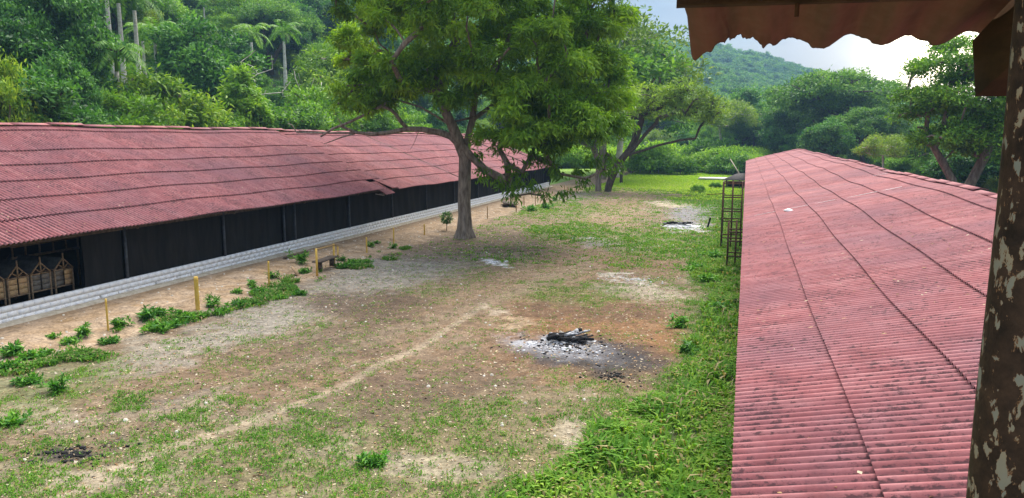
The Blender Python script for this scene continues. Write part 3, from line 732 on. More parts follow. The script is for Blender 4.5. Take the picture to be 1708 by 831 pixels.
for (x, y, dy) in [(800, 262, 0), (806, 275, 0), (812, 292, 0), (829, 255, 0), (845, 275, -1), (835, 300, -1), (855, 312, -1), (872, 290, -1), (890, 300, -1.5), (905, 318, -1.5), (935, 295, -1), (945, 315, -1.5), (968, 305, -1), (925, 275, -1), (960, 278, 0), (905, 268, -1), (880, 262, -1), (990, 275, 0), (1005, 262, 0), (850, 320, -1.2), (862, 306, -1.2), (1010, 285, .5), (1028, 270, .5)]:
    for _ in range(2): extra.append(toL(hp(x + rng.uniform(-10, 10), y + rng.uniform(-9, 9), dy + rng.uniform(-.6, .6))))
extra = np.array(extra); C = np.concatenate([C, extra]); eo = np.tile([[.2, -.6, -.7]], (len(extra), 1)); O = np.concatenate([O, eo]); T = np.concatenate([T, np.full(len(extra), .3)])
T = np.clip(T + (O[:, 2] * .12), 0, 1)  # upward-facing clumps tinted lighter: top light painted into the leaf colour
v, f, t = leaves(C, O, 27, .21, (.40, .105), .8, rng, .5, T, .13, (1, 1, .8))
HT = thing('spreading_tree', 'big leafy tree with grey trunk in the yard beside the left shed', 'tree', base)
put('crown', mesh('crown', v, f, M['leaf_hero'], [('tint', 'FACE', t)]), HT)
tg = C[rng.choice(len(C), 420, replace=False)]
tg = np.concatenate([tg, extra[::3]])
mbT = branch_net([main, left, up2, right, rup, back, frt], tg, .40, tip=.018, step=.9, sag=.05, rng=rng, seg=10, power=.42, lo=6)
# flared foot with ridges
nf, sf = 9, 28; th = np.arange(sf) * 2 * pi / sf; zs = np.linspace(-.4, 5.6, nf)
vv = []
for z in zs:
    fl = .365 + .21 * math.exp(-(z + .15) * 2.0) - .012 * max(0, z - 1); k = .06 + .12 * math.exp(-max(z, 0) * 1.0)
    r = fl * (1 + k * np.sin(th * 5 + 1 + z * .25) + k * .5 * np.sin(th * 9 - z * .4) + .03 * rng.random(sf))
    c = np.array([np.interp(z, [0, 2, 5.6], [0, .02, .02]), 0])
    vv.append(np.stack([c[0] + r * np.cos(th), c[1] + r * np.sin(th), np.full(sf, z)], 1))
i = np.arange(nf - 1)[:, None] * sf; j = np.arange(sf)[None]; k = (j + 1) % sf
mbT.add(np.concatenate(vv), np.stack([i + j, i + k, i + sf + k, i + sf + j], -1).reshape(-1, 4))
mbT.build('trunk', M['bark'], HT, smooth=True)
# the long dead limb reaching left over the roof
mb = MB()
def limb(pts, r0_, r1_, dys): mb.tube([toL(hp(x, y, d)) for (x, y), d in zip(pts, dys)], np.linspace(r0_, r1_, len(pts)) * 1.35, 7)
limb([(776, 262), (768, 243), (752, 228), (735, 222), (705, 216), (678, 215), (650, 221), (620, 224), (592, 221), (570, 211)], .20, .06, [0, -.2, -.5, -.8, -1.1, -1.4, -1.7, -1.9, -2.1, -2.2])
limb([(680, 215), (668, 202), (660, 190), (650, 182), (636, 177), (618, 187), (585, 203), (555, 215), (535, 228)], .10, .05, [-1.4, -1.5, -1.6, -1.8, -2, -2.2, -2.4, -2.6, -2.7])
limb([(592, 222), (560, 222), (525, 222), (495, 221), (486, 208), (480, 206)], .055, .02, [-2.1, -2.2, -2.3, -2.4, -2.4, -2.4])
limb([(592, 223), (570, 229), (552, 236), (540, 240)], .04, .015, [-2.1, -2.2, -2.3, -2.4])
limb([(636, 177), (655, 165), (680, 172), (700, 178), (720, 188)], .05, .03, [-2, -2, -1.8, -1.6, -1.4])
limb([(575, 214), (567, 203), (563, 197)], .04, .015, [-2.2, -2.3, -2.3])
limb([(700, 216), (690, 240), (684, 250)], .015, .006, [-1.2] * 3)
limb([(745, 205), (725, 192), (708, 184)], .07, .02, [-.8, -1, -1.2])
limb([(795, 195), (770, 200), (758, 203)], .06, .03, [.2, 0, -.2])
limb([(790, 150), (784, 135), (782, 132)], .09, .06, [.4, .2, .1])
mb.build('dead_limb', M['bark'], HT, smooth=True)

# --- protos of the other trees
def dome(rx, ry, rz, z): return [(0, 0, z, rx, ry, rz)]
P_ = {}
tr = lambda h, lean=0: [[(0, 0, -1.0), (0, 0, 0), (lean * .3, 0, h * .4), (lean, 0, h)]]
P_['dense'] = tree_meshes([(0, 0, 8, 5, 5, 5), (2.5, 1, 6.5, 3.5, 3.5, 3), (-2.5, -1, 6.5, 3.6, 3.2, 3.2), (0, 2, 10, 3, 3, 3)], tr(6), 75, 9, 1.3, 26, .5, (.50, .24), .25, M['leaf_dark'], M['bark_dark'], 21)
P_['mid'] = tree_meshes([(0, 0, 7.5, 5.5, 5, 3.6), (3, 0, 6, 3.5, 3, 2.6), (-3, 1.5, 7, 3.2, 3, 2.6)], tr(5, .6), 70, 9, 1.25, 26, .48, (.46, .20), .3, M['leaf_mid'], M['bark'], 22)
P_['bright'] = tree_meshes([(0, 0, 6, 4.6, 4.6, 4.2), (2, -1, 4.5, 3.2, 3, 3), (-2, 1, 4.6, 3.2, 3, 3)], tr(4), 70, 9, 1.2, 26, .42, (.50, .20), .45, M['leaf_bright'], M['bark'], 23)
P_['yellow'] = tree_meshes([(0, 0, 4.6, 4.8, 4.4, 3.8), (3, 0, 3.2, 3.2, 3, 2.6), (-3, 0, 3.2, 3.2, 3, 2.4)], tr(3), 70, 9, 1.1, 26, .42, (.44, .13), .5, M['leaf_yellow'], M['bark'], 24)
P_['airy'] = tree_meshes([(0, 0, 10, 5, 5, 2.6), (3, 2, 8.5, 3, 3, 1.6), (-3.5, -1, 8.8, 3, 3, 1.6), (0, -3, 7.6, 3, 3, 1.4)], tr(8, 1), 52, 8, 1.2, 24, .5, (.42, .16), .2, M['leaf_olive'], M['bark_pale'], 25, r0=.25)
P_['umbrella'] = tree_meshes([(0, 0, 11, 9, 9, 2.9), (4, 2, 9.6, 6, 6, 2.2), (-5, -1, 9.8, 5.5, 5, 2.2), (0, 0, 13, 5, 5, 1.8)], [[(0, 0, -1), (0, 0, 0), (0, 0, 2), (1.8, 0, 5), (4, 1, 8)], [(0, 0, 2), (-1.6, .6, 5), (-4, 0, 8)], [(0, 0, 2), (0, -1.5, 6), (0, -2, 9)]], 120, 10, 1.35, 24, .5, (.46, .18), .15, M['leaf_blue'], M['bark_dark'], 26, r0=.5, lower=-.2)
P_['tower'] = tree_meshes([(0, 0, 6, 4, 4, 3), (0, 0, 10, 3.4, 3.4, 3), (0, 0, 14, 2.4, 2.4, 3)], tr(13), 90, 8, 1.2, 24, .5, (.46, .22), .3, M['leaf_dark'], M['bark_dark'], 27)
P_['bush'] = tree_meshes([(0, 0, .9, 2.4, 2.2, 1.6), (1.4, .4, .7, 1.6, 1.6, 1.1), (-1.4, 0, .6, 1.5, 1.6, 1.1)], tr(.6), 46, 7, .65, 22, .26, (.32, .14), .3, M['leaf_mid'], M['bark'], 28, r0=.08, bt=14)
P_['vine'] = tree_meshes([(0, 0, 1.0, 4.2, 2.6, 1.5), (2.5, .4, .8, 2.8, 2, 1.2), (-2.5, 0, .7, 2.8, 2, 1.1)], tr(.6), 80, 8, .6, 20, .28, (.30, .18), .2, M['leaf_vine'], M['bark'], 29, r0=.08, bt=14)
P_['bigleaf'] = tree_meshes([(0, 0, 6.5, 5.5, 5.5, 5.2), (3, -1, 4, 4.5, 4, 4), (-3.5, 0, 4.5, 4, 4, 4), (1, 0, 9.5, 4, 4, 3.6), (4.6, 0, 7.5, 2.4, 2.6, 2.2)], tr(6), 190, 12, 1.0, 26, .34, (.36, .17), .6, M['leaf_dark'], M['bark_dark'], 30)
P_['cone'] = tree_meshes([(0, 0, 2.4, 2.0, 2.0, 2.2), (0, 0, 4.6, 1.55, 1.55, 1.8), (0, 0, 6.4, 1.0, 1.0, 1.4), (0, 0, 7.6, .5, .5, .9)], tr(6), 75, 9, .5, 22, .22, (.36, .13), .55, M['leaf_bright'], M['bark'], 31, r0=.12, bt=30)

# palm
def palm_meshes(h, seed, nf=13, fl=3.3):
    rng = np.random.default_rng(seed); mb = MB()
    zs = np.linspace(-.8, h, 10); rad = .25 - .10 * (zs / h) + .04 * np.exp(-((zs / h - .45) / .2) ** 2)
    mb.tube([(0.15 * sin(z / h * 2), 0, z) for z in zs], rad, 10); trunk = mb.mesh('trunk', M['bark_pale'], smooth=True)
    top = np.array([.15 * sin(2), 0, h]); V, Fc, T = [], [], []; n = 0
    mb = MB(); mb.tube([top, top + [0, 0, .6], top + [0, 0, 1.2]], [.15, .13, .07], 8)
    st = mb
    vs, fs, ts = [], [], []; k0 = 0
    sv, sf4, sf3 = np.concatenate(st.v), np.concatenate(st.f4), np.concatenate(st.f3)
    vs.append(sv); k0 = len(sv)
    for q in range(nf):
        az = q * 2.4 + rng.uniform(-.2, .2); el = rng.uniform(.15, 1.1) if q > 3 else rng.uniform(.9, 1.3)
        L = fl * rng.uniform(.8, 1.1); m = 14; p = top + [0, 0, 1.1]; d = np.array([cos(az) * cos(el), sin(az) * cos(el), sin(el)]); pts = [p]
        for s in range(m): p = p + d * L / m; d = d + np.array([0, 0, -.17]); d /= np.linalg.norm(d); pts.append(p)
        pts = np.array(pts); side = np.array([-sin(az), cos(az), 0])
        for s in range(1, m + 1):
            t_ = pts[s] - pts[s - 1]; t_ /= np.linalg.norm(t_); ll = .75 * sin(pi * (s + 1) / (m + 3)) + .1
            for sg in (-1, 1):
                for hh in (0, .5):
                    a = pts[s - 1] + (pts[s] - pts[s - 1]) * hh; dr = side * sg + t_ * .6 + np.array([0, 0, -.55 + rng.uniform(-.3, .3)]); dr /= np.linalg.norm(dr)
                    vs.append(np.array([a, a + t_ * .06 + dr * ll * .5, a + dr * ll, a - t_ * .04 + dr * ll * .5])); fs.append(np.arange(4) + k0); k0 += 4; ts.append(.3 + .5 * rng.random())
    F4 = np.concatenate([sf4, np.array(fs)]); v = np.concatenate(vs)
    crown = mesh('crown', v, [F4, sf3], M['frond'], [('tint', 'FACE', np.concatenate([np.full(len(sf4), .7), ts, np.full(len(sf3), .7)]))])
    return trunk, crown
P_['palm'] = palm_meshes(9, 41); P_['palm_tall'] = palm_meshes(13, 42, 14, 3.6)
def dead_tree(seed):
    rng = np.random.default_rng(seed); tg = [np.array([rng.uniform(-1.4, 1.4), rng.uniform(-1, 1), rng.uniform(4, 7.2)]) for _ in range(22)]
    return branch_net([[(0, 0, -.5), (0, 0, 0), (.1, 0, 1.8), (.3, 0, 3.6)], [(.1, 0, 1.8), (-.8, 0, 3.2), (-1.5, 0, 4.6)]], tg, .055, tip=.010, step=.7, rng=rng, sag=.03).mesh('trunk', M['bark_pale'], smooth=True)

def at_dist(x, y, D):
    """the point D metres away along the ground in the direction of photo pixel x, and the height seen at pixel y"""
    r = ray(x, y); k = D / math.hypot(r[0], r[1]); return CAMP + r * k

# second yard trees
p = onz(1015, 320, -.2)
Y2 = p[1]
def q2(x, y, dy=0): return atY(x, y, Y2 + dy) - p
S2 = np.hypot(*p[:2]) / 1233
def b2(x, y, rx, ry, dy=0, rd=None): c = q2(x, y, dy); return (c[0], c[1], c[2], rx * S2, (rd or rx) * S2, ry * S2)
tm, cmh = tree_meshes([b2(1110, 190, 62, 26), b2(1165, 198, 42, 22), b2(1070, 168, 55, 26), b2(1120, 160, 55, 18, 2), b2(1040, 200, 40, 26, 1), b2(1190, 205, 26, 15), b2(1140, 180, 50, 24, -1)],
    [[q2(1013, 323), q2(1015, 312), q2(1021, 295), q2(1030, 275), q2(1043, 260), q2(1060, 245), q2(1078, 222), q2(1095, 205)], [q2(1043, 260), q2(1070, 252), q2(1100, 242), q2(1135, 234), q2(1160, 231)], [q2(1030, 275), q2(1050, 250, 1), q2(1062, 228, 1), q2(1070, 200, 1)]],
    92, 9, .85, 16, .34, (.38, .13), .2, M['leaf_light'], M['bark_dark'], 51, r0=.46, lower=-.2, bt=260, step=.9, sag=.08)
t = thing('leaning_tree', 'umbrella shaped tree with dark leaning trunk at the far end of the yard', 'tree', p); put('trunk', tm, t); put('crown', cmh, t)
p2_ = onz(1010, 318, -.2) + np.array([-.6, -1.5, 0]); p = p2_
tm, cmh = tree_meshes([b2(985, 200, 45, 40), b2(1005, 235, 28, 32), b2(960, 240, 40, 25)], [[(0, 0, -.5), (0, 0, 0), (-.05, 0, 1.5), (.1, 0, 3.2), (-.6, 0, 5)], [(.1, 0, 3.2), (1, 0, 4.6)]],
    60, 9, 1.0, 22, .4, (.34, .11), .5, M['leaf_hero'], M['bark'], 52, r0=.42, bt=50)
t = thing('yard_tree', 'smaller grey trunked tree standing in front of the leaning tree', 'tree', p); put('trunk', tm, t); put('crown', cmh, t)
# slim stump beside it
p3 = onz(1036, 306, -.2); mb = MB(); mb.tube([(0, 0, -.3), (0, 0, 1), (.15, 0, 2.6), (.5, 0, 4.6)], [.24, .2, .17, .12], 9)
tag(mb.build('tree_trunk', M['bark_dark'], None, True), 'slim leafless trunk just right of the leaning tree', 'trunk').location = p3

# tall tree behind (1000-1085, 25-130)
def tree_at(kind, x, D, ytop, label, group=None, h0=None, rz=0, name='forest_tree', sxy=1.0):
    top = at_dist(x, ytop, D); z = gz(top[0], top[1]); H0 = {'dense': 13.2, 'mid': 11.3, 'bright': 10.5, 'yellow': 8.6, 'airy': 13, 'umbrella': 15.5, 'tower': 17.4, 'bush': 2.9, 'vine': 2.9, 'bigleaf': 13.5, 'cone': 8.7, 'palm': 11.2, 'palm_tall': 15.5}[kind]
    s = max(.25, (top[2] - z) / H0)
    return place(name, P_[kind], (top[0], top[1], z - .2), rz, (s * sxy, s * sxy, s), label, group)
tree_at('airy', 1035, 120, 22, 'tall airy tree rising behind the leaning tree, left of the far hill', rz=1.0, sxy=1.15)
tree_at('mid', 1010, 112, 60, 'broad green tree behind the right edge of the big yard tree', rz=2)
tree_at('mid', 1055, 135, 120, 'rounded tree just behind the leaning tree', rz=.6)
# right-hand forest
tree_at('tower', 1243, 175, 142, 'dark narrow tree left of the great rain tree beyond the sheds', rz=.3)
tree_at('umbrella', 1395, 150, 116, 'great spreading rain tree in the centre of the wood behind the right shed', rz=.8, sxy=1.15)
tree_at('umbrella', 1330, 165, 165, 'broad lower tree left of the great rain tree', rz=2.2)
tree_at('umbrella', 1450, 135, 178, 'wide dark tree in front of the great rain tree', rz=4)
tree_at('dense', 1310, 150, 190, 'dark rounded tree above the far end of the right roof', rz=1)
tree_at('dense', 1380, 128, 200, 'dark dense tree close behind the right roof apex', rz=3)
tree_at('dense', 1265, 170, 175, 'dark bushy tree beside the narrow tower-like tree', rz=5)
tree_at('airy', 1480, 105, 222, 'thin pale-stemmed tree behind the right roof ridge', rz=2)
tree_at('mid', 1510, 150, 195, 'mid green tree in the gap left of the branching tree', rz=2.4)
tree_at('airy', 1210, 160, 165, 'feathery tree just right of the leaning tree', rz=2.7)
# branching tree on the right
p = at_dist(1600, 300, 62); p[2] = 0
Yr = p[1]
def q3(x, y, dy=0): return atY(x, y, Yr + dy) - p
S3 = 62 / 1233.
def b3(x, y, rx, ry, dy=0, rd=None): c = q3(x, y, dy); return (c[0], c[1], c[2], rx * S3, (rd or rx) * S3, ry * S3)
tm, cmh = tree_meshes([b3(1580, 120, 45, 20), b3(1550, 165, 36, 14), b3(1610, 180, 55, 24), b3(1650, 215, 60, 30, 1), b3(1545, 195, 34, 18), b3(1640, 140, 70, 30, 2), b3(1640, 90, 60, 24, 2), b3(1720, 120, 70, 50), b3(1600, 240, 55, 22, -1), b3(1680, 260, 60, 25)],
    [[np.array((0, 0, -.5)), q3(1600, 340), q3(1588, 300), q3(1572, 270), q3(1557, 245), q3(1545, 215), q3(1548, 190), q3(1560, 150)], [q3(1600, 340), q3(1622, 300), q3(1640, 265), q3(1655, 232), q3(1640, 215), q3(1615, 208)], [q3(1655, 232), q3(1680, 190), q3(1700, 150)], [q3(1557, 245), q3(1580, 225), q3(1575, 205)], [q3(1545, 215), q3(1530, 212)]],
    230, 10, .75, 22, .30, (.28, .11), .15, M['leaf_mid'], M['bark'], 61, r0=.42, lower=-.2, bt=150, step=.8)
t = thing('branching_tree', 'tree with bare twisting limbs right of the wood behind the right roof ridge', 'tree', p); put('trunk', tm, t); put('crown', cmh, t)

# left jungle, named trees
tree_at('bigleaf', 62, 76, -60, 'huge dark broad-leaved tree filling the top left above the roof', rz=.5, sxy=.66)
tree_at('bigleaf', 10, 72, 20, 'dark broad-leaved tree at the left edge of the picture', rz=2.5)
tree_at('bigleaf', 105, 68, 90, 'lower dark leafy tree just above the left roof ridge', rz=4, sxy=.62)
tree_at('dense', 40, 63, 125, 'dark shrubby tree behind the near end of the left roof', rz=4)
tree_at('yellow', -50, 60, 60, 'yellow-green feathery tree at the left edge, upper spray', rz=1, sxy=.42)
tree_at('yellow', -12, 60, 128, 'small yellow-green tree cut by the left edge above the roof', rz=2, sxy=.5)
tree_at('yellow', 245, 74, 132, 'yellow-green rounded tree standing right behind the roof ridge', rz=.4)
tree_at('bright', 180, 69, 150, 'light green bush tree right of the dark broad-leaved tree', rz=1.4)
tree_at('bright', 315, 78, 160, 'light green low tree between the rounded tree and the cone tree', rz=3)
tree_at('cone', 398, 84, 103, 'bright lime cone-shaped tree above the middle of the left roof', rz=0)
tree_at('dense', 345, 98, 40, 'tall dark green tree with glossy crown behind the cone tree', rz=2)
tree_at('mid', 470, 90, 160, 'mid green tree right of the cone tree', rz=5)
tree_at('bright', 530, 97, 146, 'light green tree near the tip of the bare limb', rz=2.9)
tree_at('mid', 600, 106, 172, 'mid green tree behind the bare limb', rz=.9)
tree_at('bright', 665, 114, 182, 'light green tree behind the fork of the bare limb', rz=1.9)
tree_at('yellow', 560, 112, 88, 'yellow-green tree left of the big yard tree crown', rz=1.9)
for (x, D, yt, k, lab) in [(172, 84, -60, 'palm_tall', 'nearest tall royal palm with thick pale trunk, left of the pair'), (190, 86, -50, 'palm_tall', 'tall royal palm, right of the nearest pair'), (194, 74, 62, 'palm', 'royal palm with low crown and white trunk beside the dark tree'), (253, 100, 32, 'palm', 'royal palm with full white trunk visible above the rounded tree'),
                           (237, 104, 35, 'palm', 'thinner royal palm left of the full white trunked palm'), (278, 108, 38, 'palm', 'royal palm right of the full white trunked palm'), (338, 150, -4, 'palm', 'distant royal palm high on the slope above the glossy dark tree'), (222, 88, -35, 'palm_tall', 'royal palm with trunk leaving the top of the picture'), (470, 130, 36, 'palm', 'palm with bright fronds on the middle of the slope'), (418, 120, 36, 'palm', 'thin-trunked palm right of the glossy dark tree')]:
    tree_at(k, x, D, yt, lab, 'royal palms on the slope', rz=random.uniform(0, 6), name='palm_tree')
for i, (x, D, yt, lab) in enumerate([(440, 92, 78, 'bare white forked tree right of the lime cone tree'), (506, 98, 106, 'bare pale tree with upright twigs left of the big crown'), (415, 90, 110, 'leaning bare grey stem beside the lime cone tree')]):
    top = at_dist(x, yt, D); z = gz(top[0], top[1]); s = (top[2] - z) / 7.4; t = thing('dead_tree', lab, 'tree', (top[0], top[1], z), i * 1.3, None, s); put('trunk', dead_tree(70 + i), t)

# the many alike trees of the slope
protect = [(172, 84), (190, 86), (194, 74), (253, 100), (237, 104), (278, 108), (338, 150), (222, 88), (418, 120), (470, 130), (398, 84), (440, 92), (506, 98), (345, 98)]
rg = random.Random(20); kinds = ['dense', 'mid', 'mid', 'bright', 'dense', 'airy', 'yellow', 'tower', 'umbrella']
phr = {'dense': 'dark round-crowned tree', 'mid': 'mid green tree', 'bright': 'light green tree', 'airy': 'airy thin-crowned tree', 'yellow': 'yellow-green tree', 'tower': 'tall narrow dark tree', 'umbrella': 'wide flat-crowned tree'}
used = []
def scatter(n, xr, yr, mind, where, grp, ks, smin, smax, cond=None):
    c = 0; tries = 0
    while c < n and tries < n * 60:
        tries += 1; X, Y = rg.uniform(*xr), rg.uniform(*yr)
        if cond and not cond(X, Y): continue
        if any((X - a) ** 2 + (Y - b) ** 2 < mind ** 2 for a, b in used): continue
        k = rg.choice(ks); s = rg.uniform(smin, smax); D_ = math.hypot(X, Y); px = float(proj(X, Y, 5.0)[0])
        if X < 0 and s > .5 and any(abs(px - a) < (10 if k == 'umbrella' else 7) * s / D_ * 1247 + 8 and D_ < b + 12 for a, b in protect): continue
        used.append((X, Y))
        zn = next(b for a, b in ((230, 'above the near end of the left roof'), (420, 'left of the lime cone tree'), (570, 'right of the lime cone tree'), (800, 'behind the yard tree, left half'), (1060, 'behind the yard tree, right half'), (1250, 'right of the leaning tree'), (1400, 'over the right roof apex'), (9999, 'over the right roof ridge')) if px < a); place('forest_tree', P_[k], (X, Y, gz(X, Y) - .3), rg.uniform(0, 6.28), (s, s, s * rg.uniform(.85, 1.15)), phr[k] + ' ' + where.split(' behind')[0].split(' beyond')[0].split(' between')[0] + ', ' + zn, phr[k] + 's ' + where.split(' behind')[0].split(' beyond')[0].split(' between')[0] + ' ' + zn); c += 1
vis = lambda X, Y: -52 < math.degrees(math.atan2(X, Y)) < 20
scatter(34, (-58, -43), (14, 150), 3.6, 'low on the slope behind the left shed', 'at the foot of the slope', ['dense', 'mid', 'bright', 'mid', 'yellow'], .45, .75, vis)
scatter(120, (-150, -56), (20, 190), 5.2, 'on the steep slope behind the left shed', 'on the steep slope', kinds, .65, 1.05, vis)
scatter(40, (-75, -8), (165, 260), 7, 'in the wood between the yard and the far hill', 'between the yard and the far hill', ['mid', 'dense', 'bright', 'airy', 'umbrella'], .55, .95, vis)
scatter(46, (0, 95), (150, 260), 6.5, 'in the wood beyond the right shed', 'beyond the right shed', ['dense', 'mid', 'umbrella', 'dense'], .7, 1.0, vis)
scatter(26, (19, 50), (60, 150), 5, 'close behind the right shed', 'close behind the right shed', ['mid', 'dense', 'airy'], .42, .62, lambda X, Y: 9 < math.degrees(math.atan2(X, Y)) < 32 and Y > 68)
# vine mounds and bushes at the edge of the field
c = 0
for k in range(34):
    X = rg.uniform(-46, 4); Y = 134 + rg.uniform(0, 24) - X * .25
    s = rg.uniform(.9, 1.5)
    place('vine_mound', P_['vine'], (X, Y, gz(X, Y) - .2), rg.uniform(-.4, .4), (s, s, s * rg.uniform(.8, 1.5)), 'pale green vine-covered mound ' + ('left of the leaning tree' if X < -24 else 'behind the leaning tree' if X < -12 else 'left of the right shed') + ' at the far field edge', 'vine mounds ' + ('far left' if X < -24 else 'behind the leaning tree' if X < -12 else 'by the right shed'), 'shrub')
for k in range(22):
    X = rg.uniform(-40, 6); Y = 158 + rg.uniform(0, 16)
    s = rg.uniform(1.3, 2.4)
    place('field_bush', P_['vine' if k % 2 else 'bush'], (X, Y, gz(X, Y) - .2), rg.uniform(0, 6), s * (.7 if k % 2 else 1), ('pale' if k % 2 else 'mid') + ' green bush in the thicket beyond the vine mounds', ('pale' if k % 2 else 'mid') + ' green thicket bushes beyond the field', 'shrub')
for (x, y, s, lab) in [(1085, 288, 1.7, 'dark brownish bush behind the right of the leaning tree'), (1135, 290, 1.0, 'dark bush at the left end of the white slab'), (1222, 290, 1.3, 'dark shrub left of the hut by the right shed'), (1165, 318, .28, 'tiny dark shrub alone on the bright far grass'), (1193, 312, .25, 'low dark tuft shrub left of the hut')]:
    p = onz(x, y, 0); place('field_bush', P_['bush'], (p[0], p[1], -.1), x * .1, s, lab, None, 'shrub')

# distant woods: one mass of instanced low-detail trees
hid = bpy.data.collections.new('wood_pieces')
lows = [tree_meshes([(0, 0, 5, 4, 4, 3.6), (1.5, 1, 4, 2.6, 2.6, 2.4)], tr(3), 26, 6, 1.2, 13, .55, (.75, .42), .2, M['leaf_blue'], M['bark'], 81, bt=4)[1],
        tree_meshes([(0, 0, 5.5, 3.2, 3.4, 4.4)], tr(3), 24, 6, 1.1, 13, .5, (.75, .42), .2, M['leaf_mid'], M['bark'], 82, bt=4)[1],
        tree_meshes([(0, 0, 5, 4.8, 4.6, 2.4)], tr(3), 24, 6, 1.2, 13, .55, (.75, .42), .2, M['leaf_dark'], M['bark'], 83, bt=4)[1]]
for m_ in lows: hid.objects.link(bpy.data.objects.new('far_crown', m_))
near_hid = bpy.data.collections.new('undergrowth_pieces')
for k_ in ('mid', 'bush', 'bright', 'dense', 'yellow', 'bush'): ob_ = bpy.data.objects.new('undergrowth_crown', P_[k_][1]); near_hid.objects.link(ob_)
def wood_mass(name, pts, lab, hid=hid, smin=.6, smax=1.25):
    me = bpy.data.meshes.new(name); me.from_pydata([tuple(map(float, q)) for q in pts], [], [])
    o = put(name, me); tag(o, kind='stuff', label=lab, cat='wood')
    ng = bpy.data.node_groups.new(name, 'GeometryNodeTree'); ng.interface.new_socket('Geometry', in_out='INPUT', socket_type='NodeSocketGeometry'); ng.interface.new_socket('Geometry', in_out='OUTPUT', socket_type='NodeSocketGeometry')
    N, L_ = ng.nodes, ng.links; gi = N.new('NodeGroupInput'); go = N.new('NodeGroupOutput'); ci = N.new('GeometryNodeCollectionInfo'); ci.inputs[0].default_value = hid
    ci.inputs['Separate Children'].default_value = True; ci.inputs['Reset Children'].default_value = True
    ip = N.new('GeometryNodeInstanceOnPoints'); ip.inputs['Pick Instance'].default_value = True
    rr = N.new('FunctionNodeRandomValue'); rr.data_type = 'FLOAT_VECTOR'; rr.inputs[0].default_value = (-.08, -.08, 0); rr.inputs[1].default_value = (.08, .08, 6.28)
    rs = N.new('FunctionNodeRandomValue'); rs.data_type = 'FLOAT'; rs.inputs[2].default_value = smin; rs.inputs[3].default_value = smax
    L_.new(gi.outputs[0], ip.inputs['Points']); L_.new(ci.outputs[0], ip.inputs['Instance']); L_.new(rr.outputs[0], ip.inputs['Rotation']); L_.new(rs.outputs[1], ip.inputs['Scale']); L_.new(ip.outputs[0], go.inputs[0])
    md = o.modifiers.new('scatter', 'NODES'); md.node_group = ng
rn = np.random.default_rng(9); pts = []
gridp = [(X, Y) for X in np.arange(-420, 200, 5.2) for Y in np.arange(20, 330, 5.2)] + [(X, Y) for X in np.arange(-460, 480, 6.6) for Y in np.arange(333, 860, 6.6)]
for X, Y in gridp:
    if True:
        az = math.degrees(math.atan2(X, Y))
        if not -60 < az < 32: continue
        if X > -150 and Y < 190 and X < 0: continue
        if X >= -80 and Y < 250: continue
        pts.append((X + rn.uniform(-2, 2), Y + rn.uniform(-2, 2)))
pts = np.array(pts); pz = hill_z(pts[:, 0], pts[:, 1]); R_ = np.hypot(pts[:, 0], pts[:, 1])
keep = (pz > 1) | (R_ > 240)
pts = np.column_stack([pts, pz - .8])[keep]; print('wood points', len(pts))
wood_mass('far_wood', pts, 'dense woodland covering the far hills')
# undergrowth on the near slope
pts = []
for k in range(1500):
    X, Y = rn.uniform(-150, -43), rn.uniform(12, 190)
    if vis(X, Y): pts.append((X, Y))
for k in range(800):
    Y = rn.uniform(75, 260); X = rn.uniform(20 if Y < 140 else 2, 30 + Y * .45); pts.append((X, Y))
pts = np.array(pts); pts = np.column_stack([pts, ground_z(pts[:, 0], pts[:, 1]) - 1.2])
wood_mass('slope_undergrowth', pts, 'leafy undergrowth under the trees around the sheds', near_hid, .3, .62)

# ------------------------------------------------------------------ grass, weeds, litter
rng = np.random.default_rng(77)
def samp_grass(n, xr, yr, power=1.0, thr=.0):
    X = rng.uniform(*xr, n); Y = yr[0] + (yr[1] - yr[0]) * rng.random(n) ** power
    _, g_ = soil(X, Y); cl = .30 + 1.2 * sstep(.42, .66, fbm(X * 1.7, Y * 1.7, 66, 3)); k = rng.random(n) < (g_ - thr) * cl; return X[k], Y[k], g_[k]
def tufts(X, Y, g_, blades, hmin, hmax, width, spreadr, name, lab, mat=None):
    n = len(X); Z = ground_z(X, Y); m = n * blades
    bx = np.repeat(X, blades) + rng.normal(size=m) * spreadr; by = np.repeat(Y, blades) + rng.normal(size=m) * spreadr; bz = np.repeat(Z, blades) - .01
    az = rng.random(m) * 2 * pi; gg = np.repeat(g_, blades); h = (hmin + (hmax - hmin) * rng.random(m)) * (.5 + .7 * gg); ln = (.3 + .7 * rng.random(m)) * h
    w = width * (.6 + .8 * rng.random(m)); c, s = np.cos(az), np.sin(az)
    b = np.stack([bx, by, bz], 1); sd_ = np.stack([-s * w, c * w, 0 * w], 1)
    mid = b + np.stack([c * ln * .45, s * ln * .45, h * .75], 1); tip = b + np.stack([c * ln * 1.2, s * ln * 1.2, h * .85], 1)
    v = np.stack([b, mid + sd_, tip, mid - sd_], 1).reshape(-1, 3); f = np.arange(m * 4).reshape(m, 4)
    t = np.clip(np.repeat(.35 + .3 * fbm(X * .8, Y * .8, 61, 3) + .25 * (1 - g_) * rng.random(n), blades) + rng.normal(size=m) * .15, 0, .94); t = np.where(rng.random(m) < .10, 1.2, t)
    tag(put(name, mesh(name, v, f, mat or M['grass'], [('tint', 'FACE', t)])), lab, kind='stuff')
X, Y, g_ = samp_grass(130000, (-17.5, .7), (7.5, 36), 1.15)
tufts(X, Y, g_, 5, .04, .11, .011, .045, 'yard_grass', 'sparse short grass over the yard')
X = rng.uniform(-34, 1, 70000); Y = rng.uniform(78, 150, 70000); _, g_ = soil(X, Y); k = rng.random(len(X)) < g_ - .25; X, Y, g_ = X[k], Y[k], g_[k]
tufts(X, Y, g_, 3, .08, .2, .06, .15, 'bright_field_grass', 'bright yellow-green grass of the far field', M['grass_bright'])
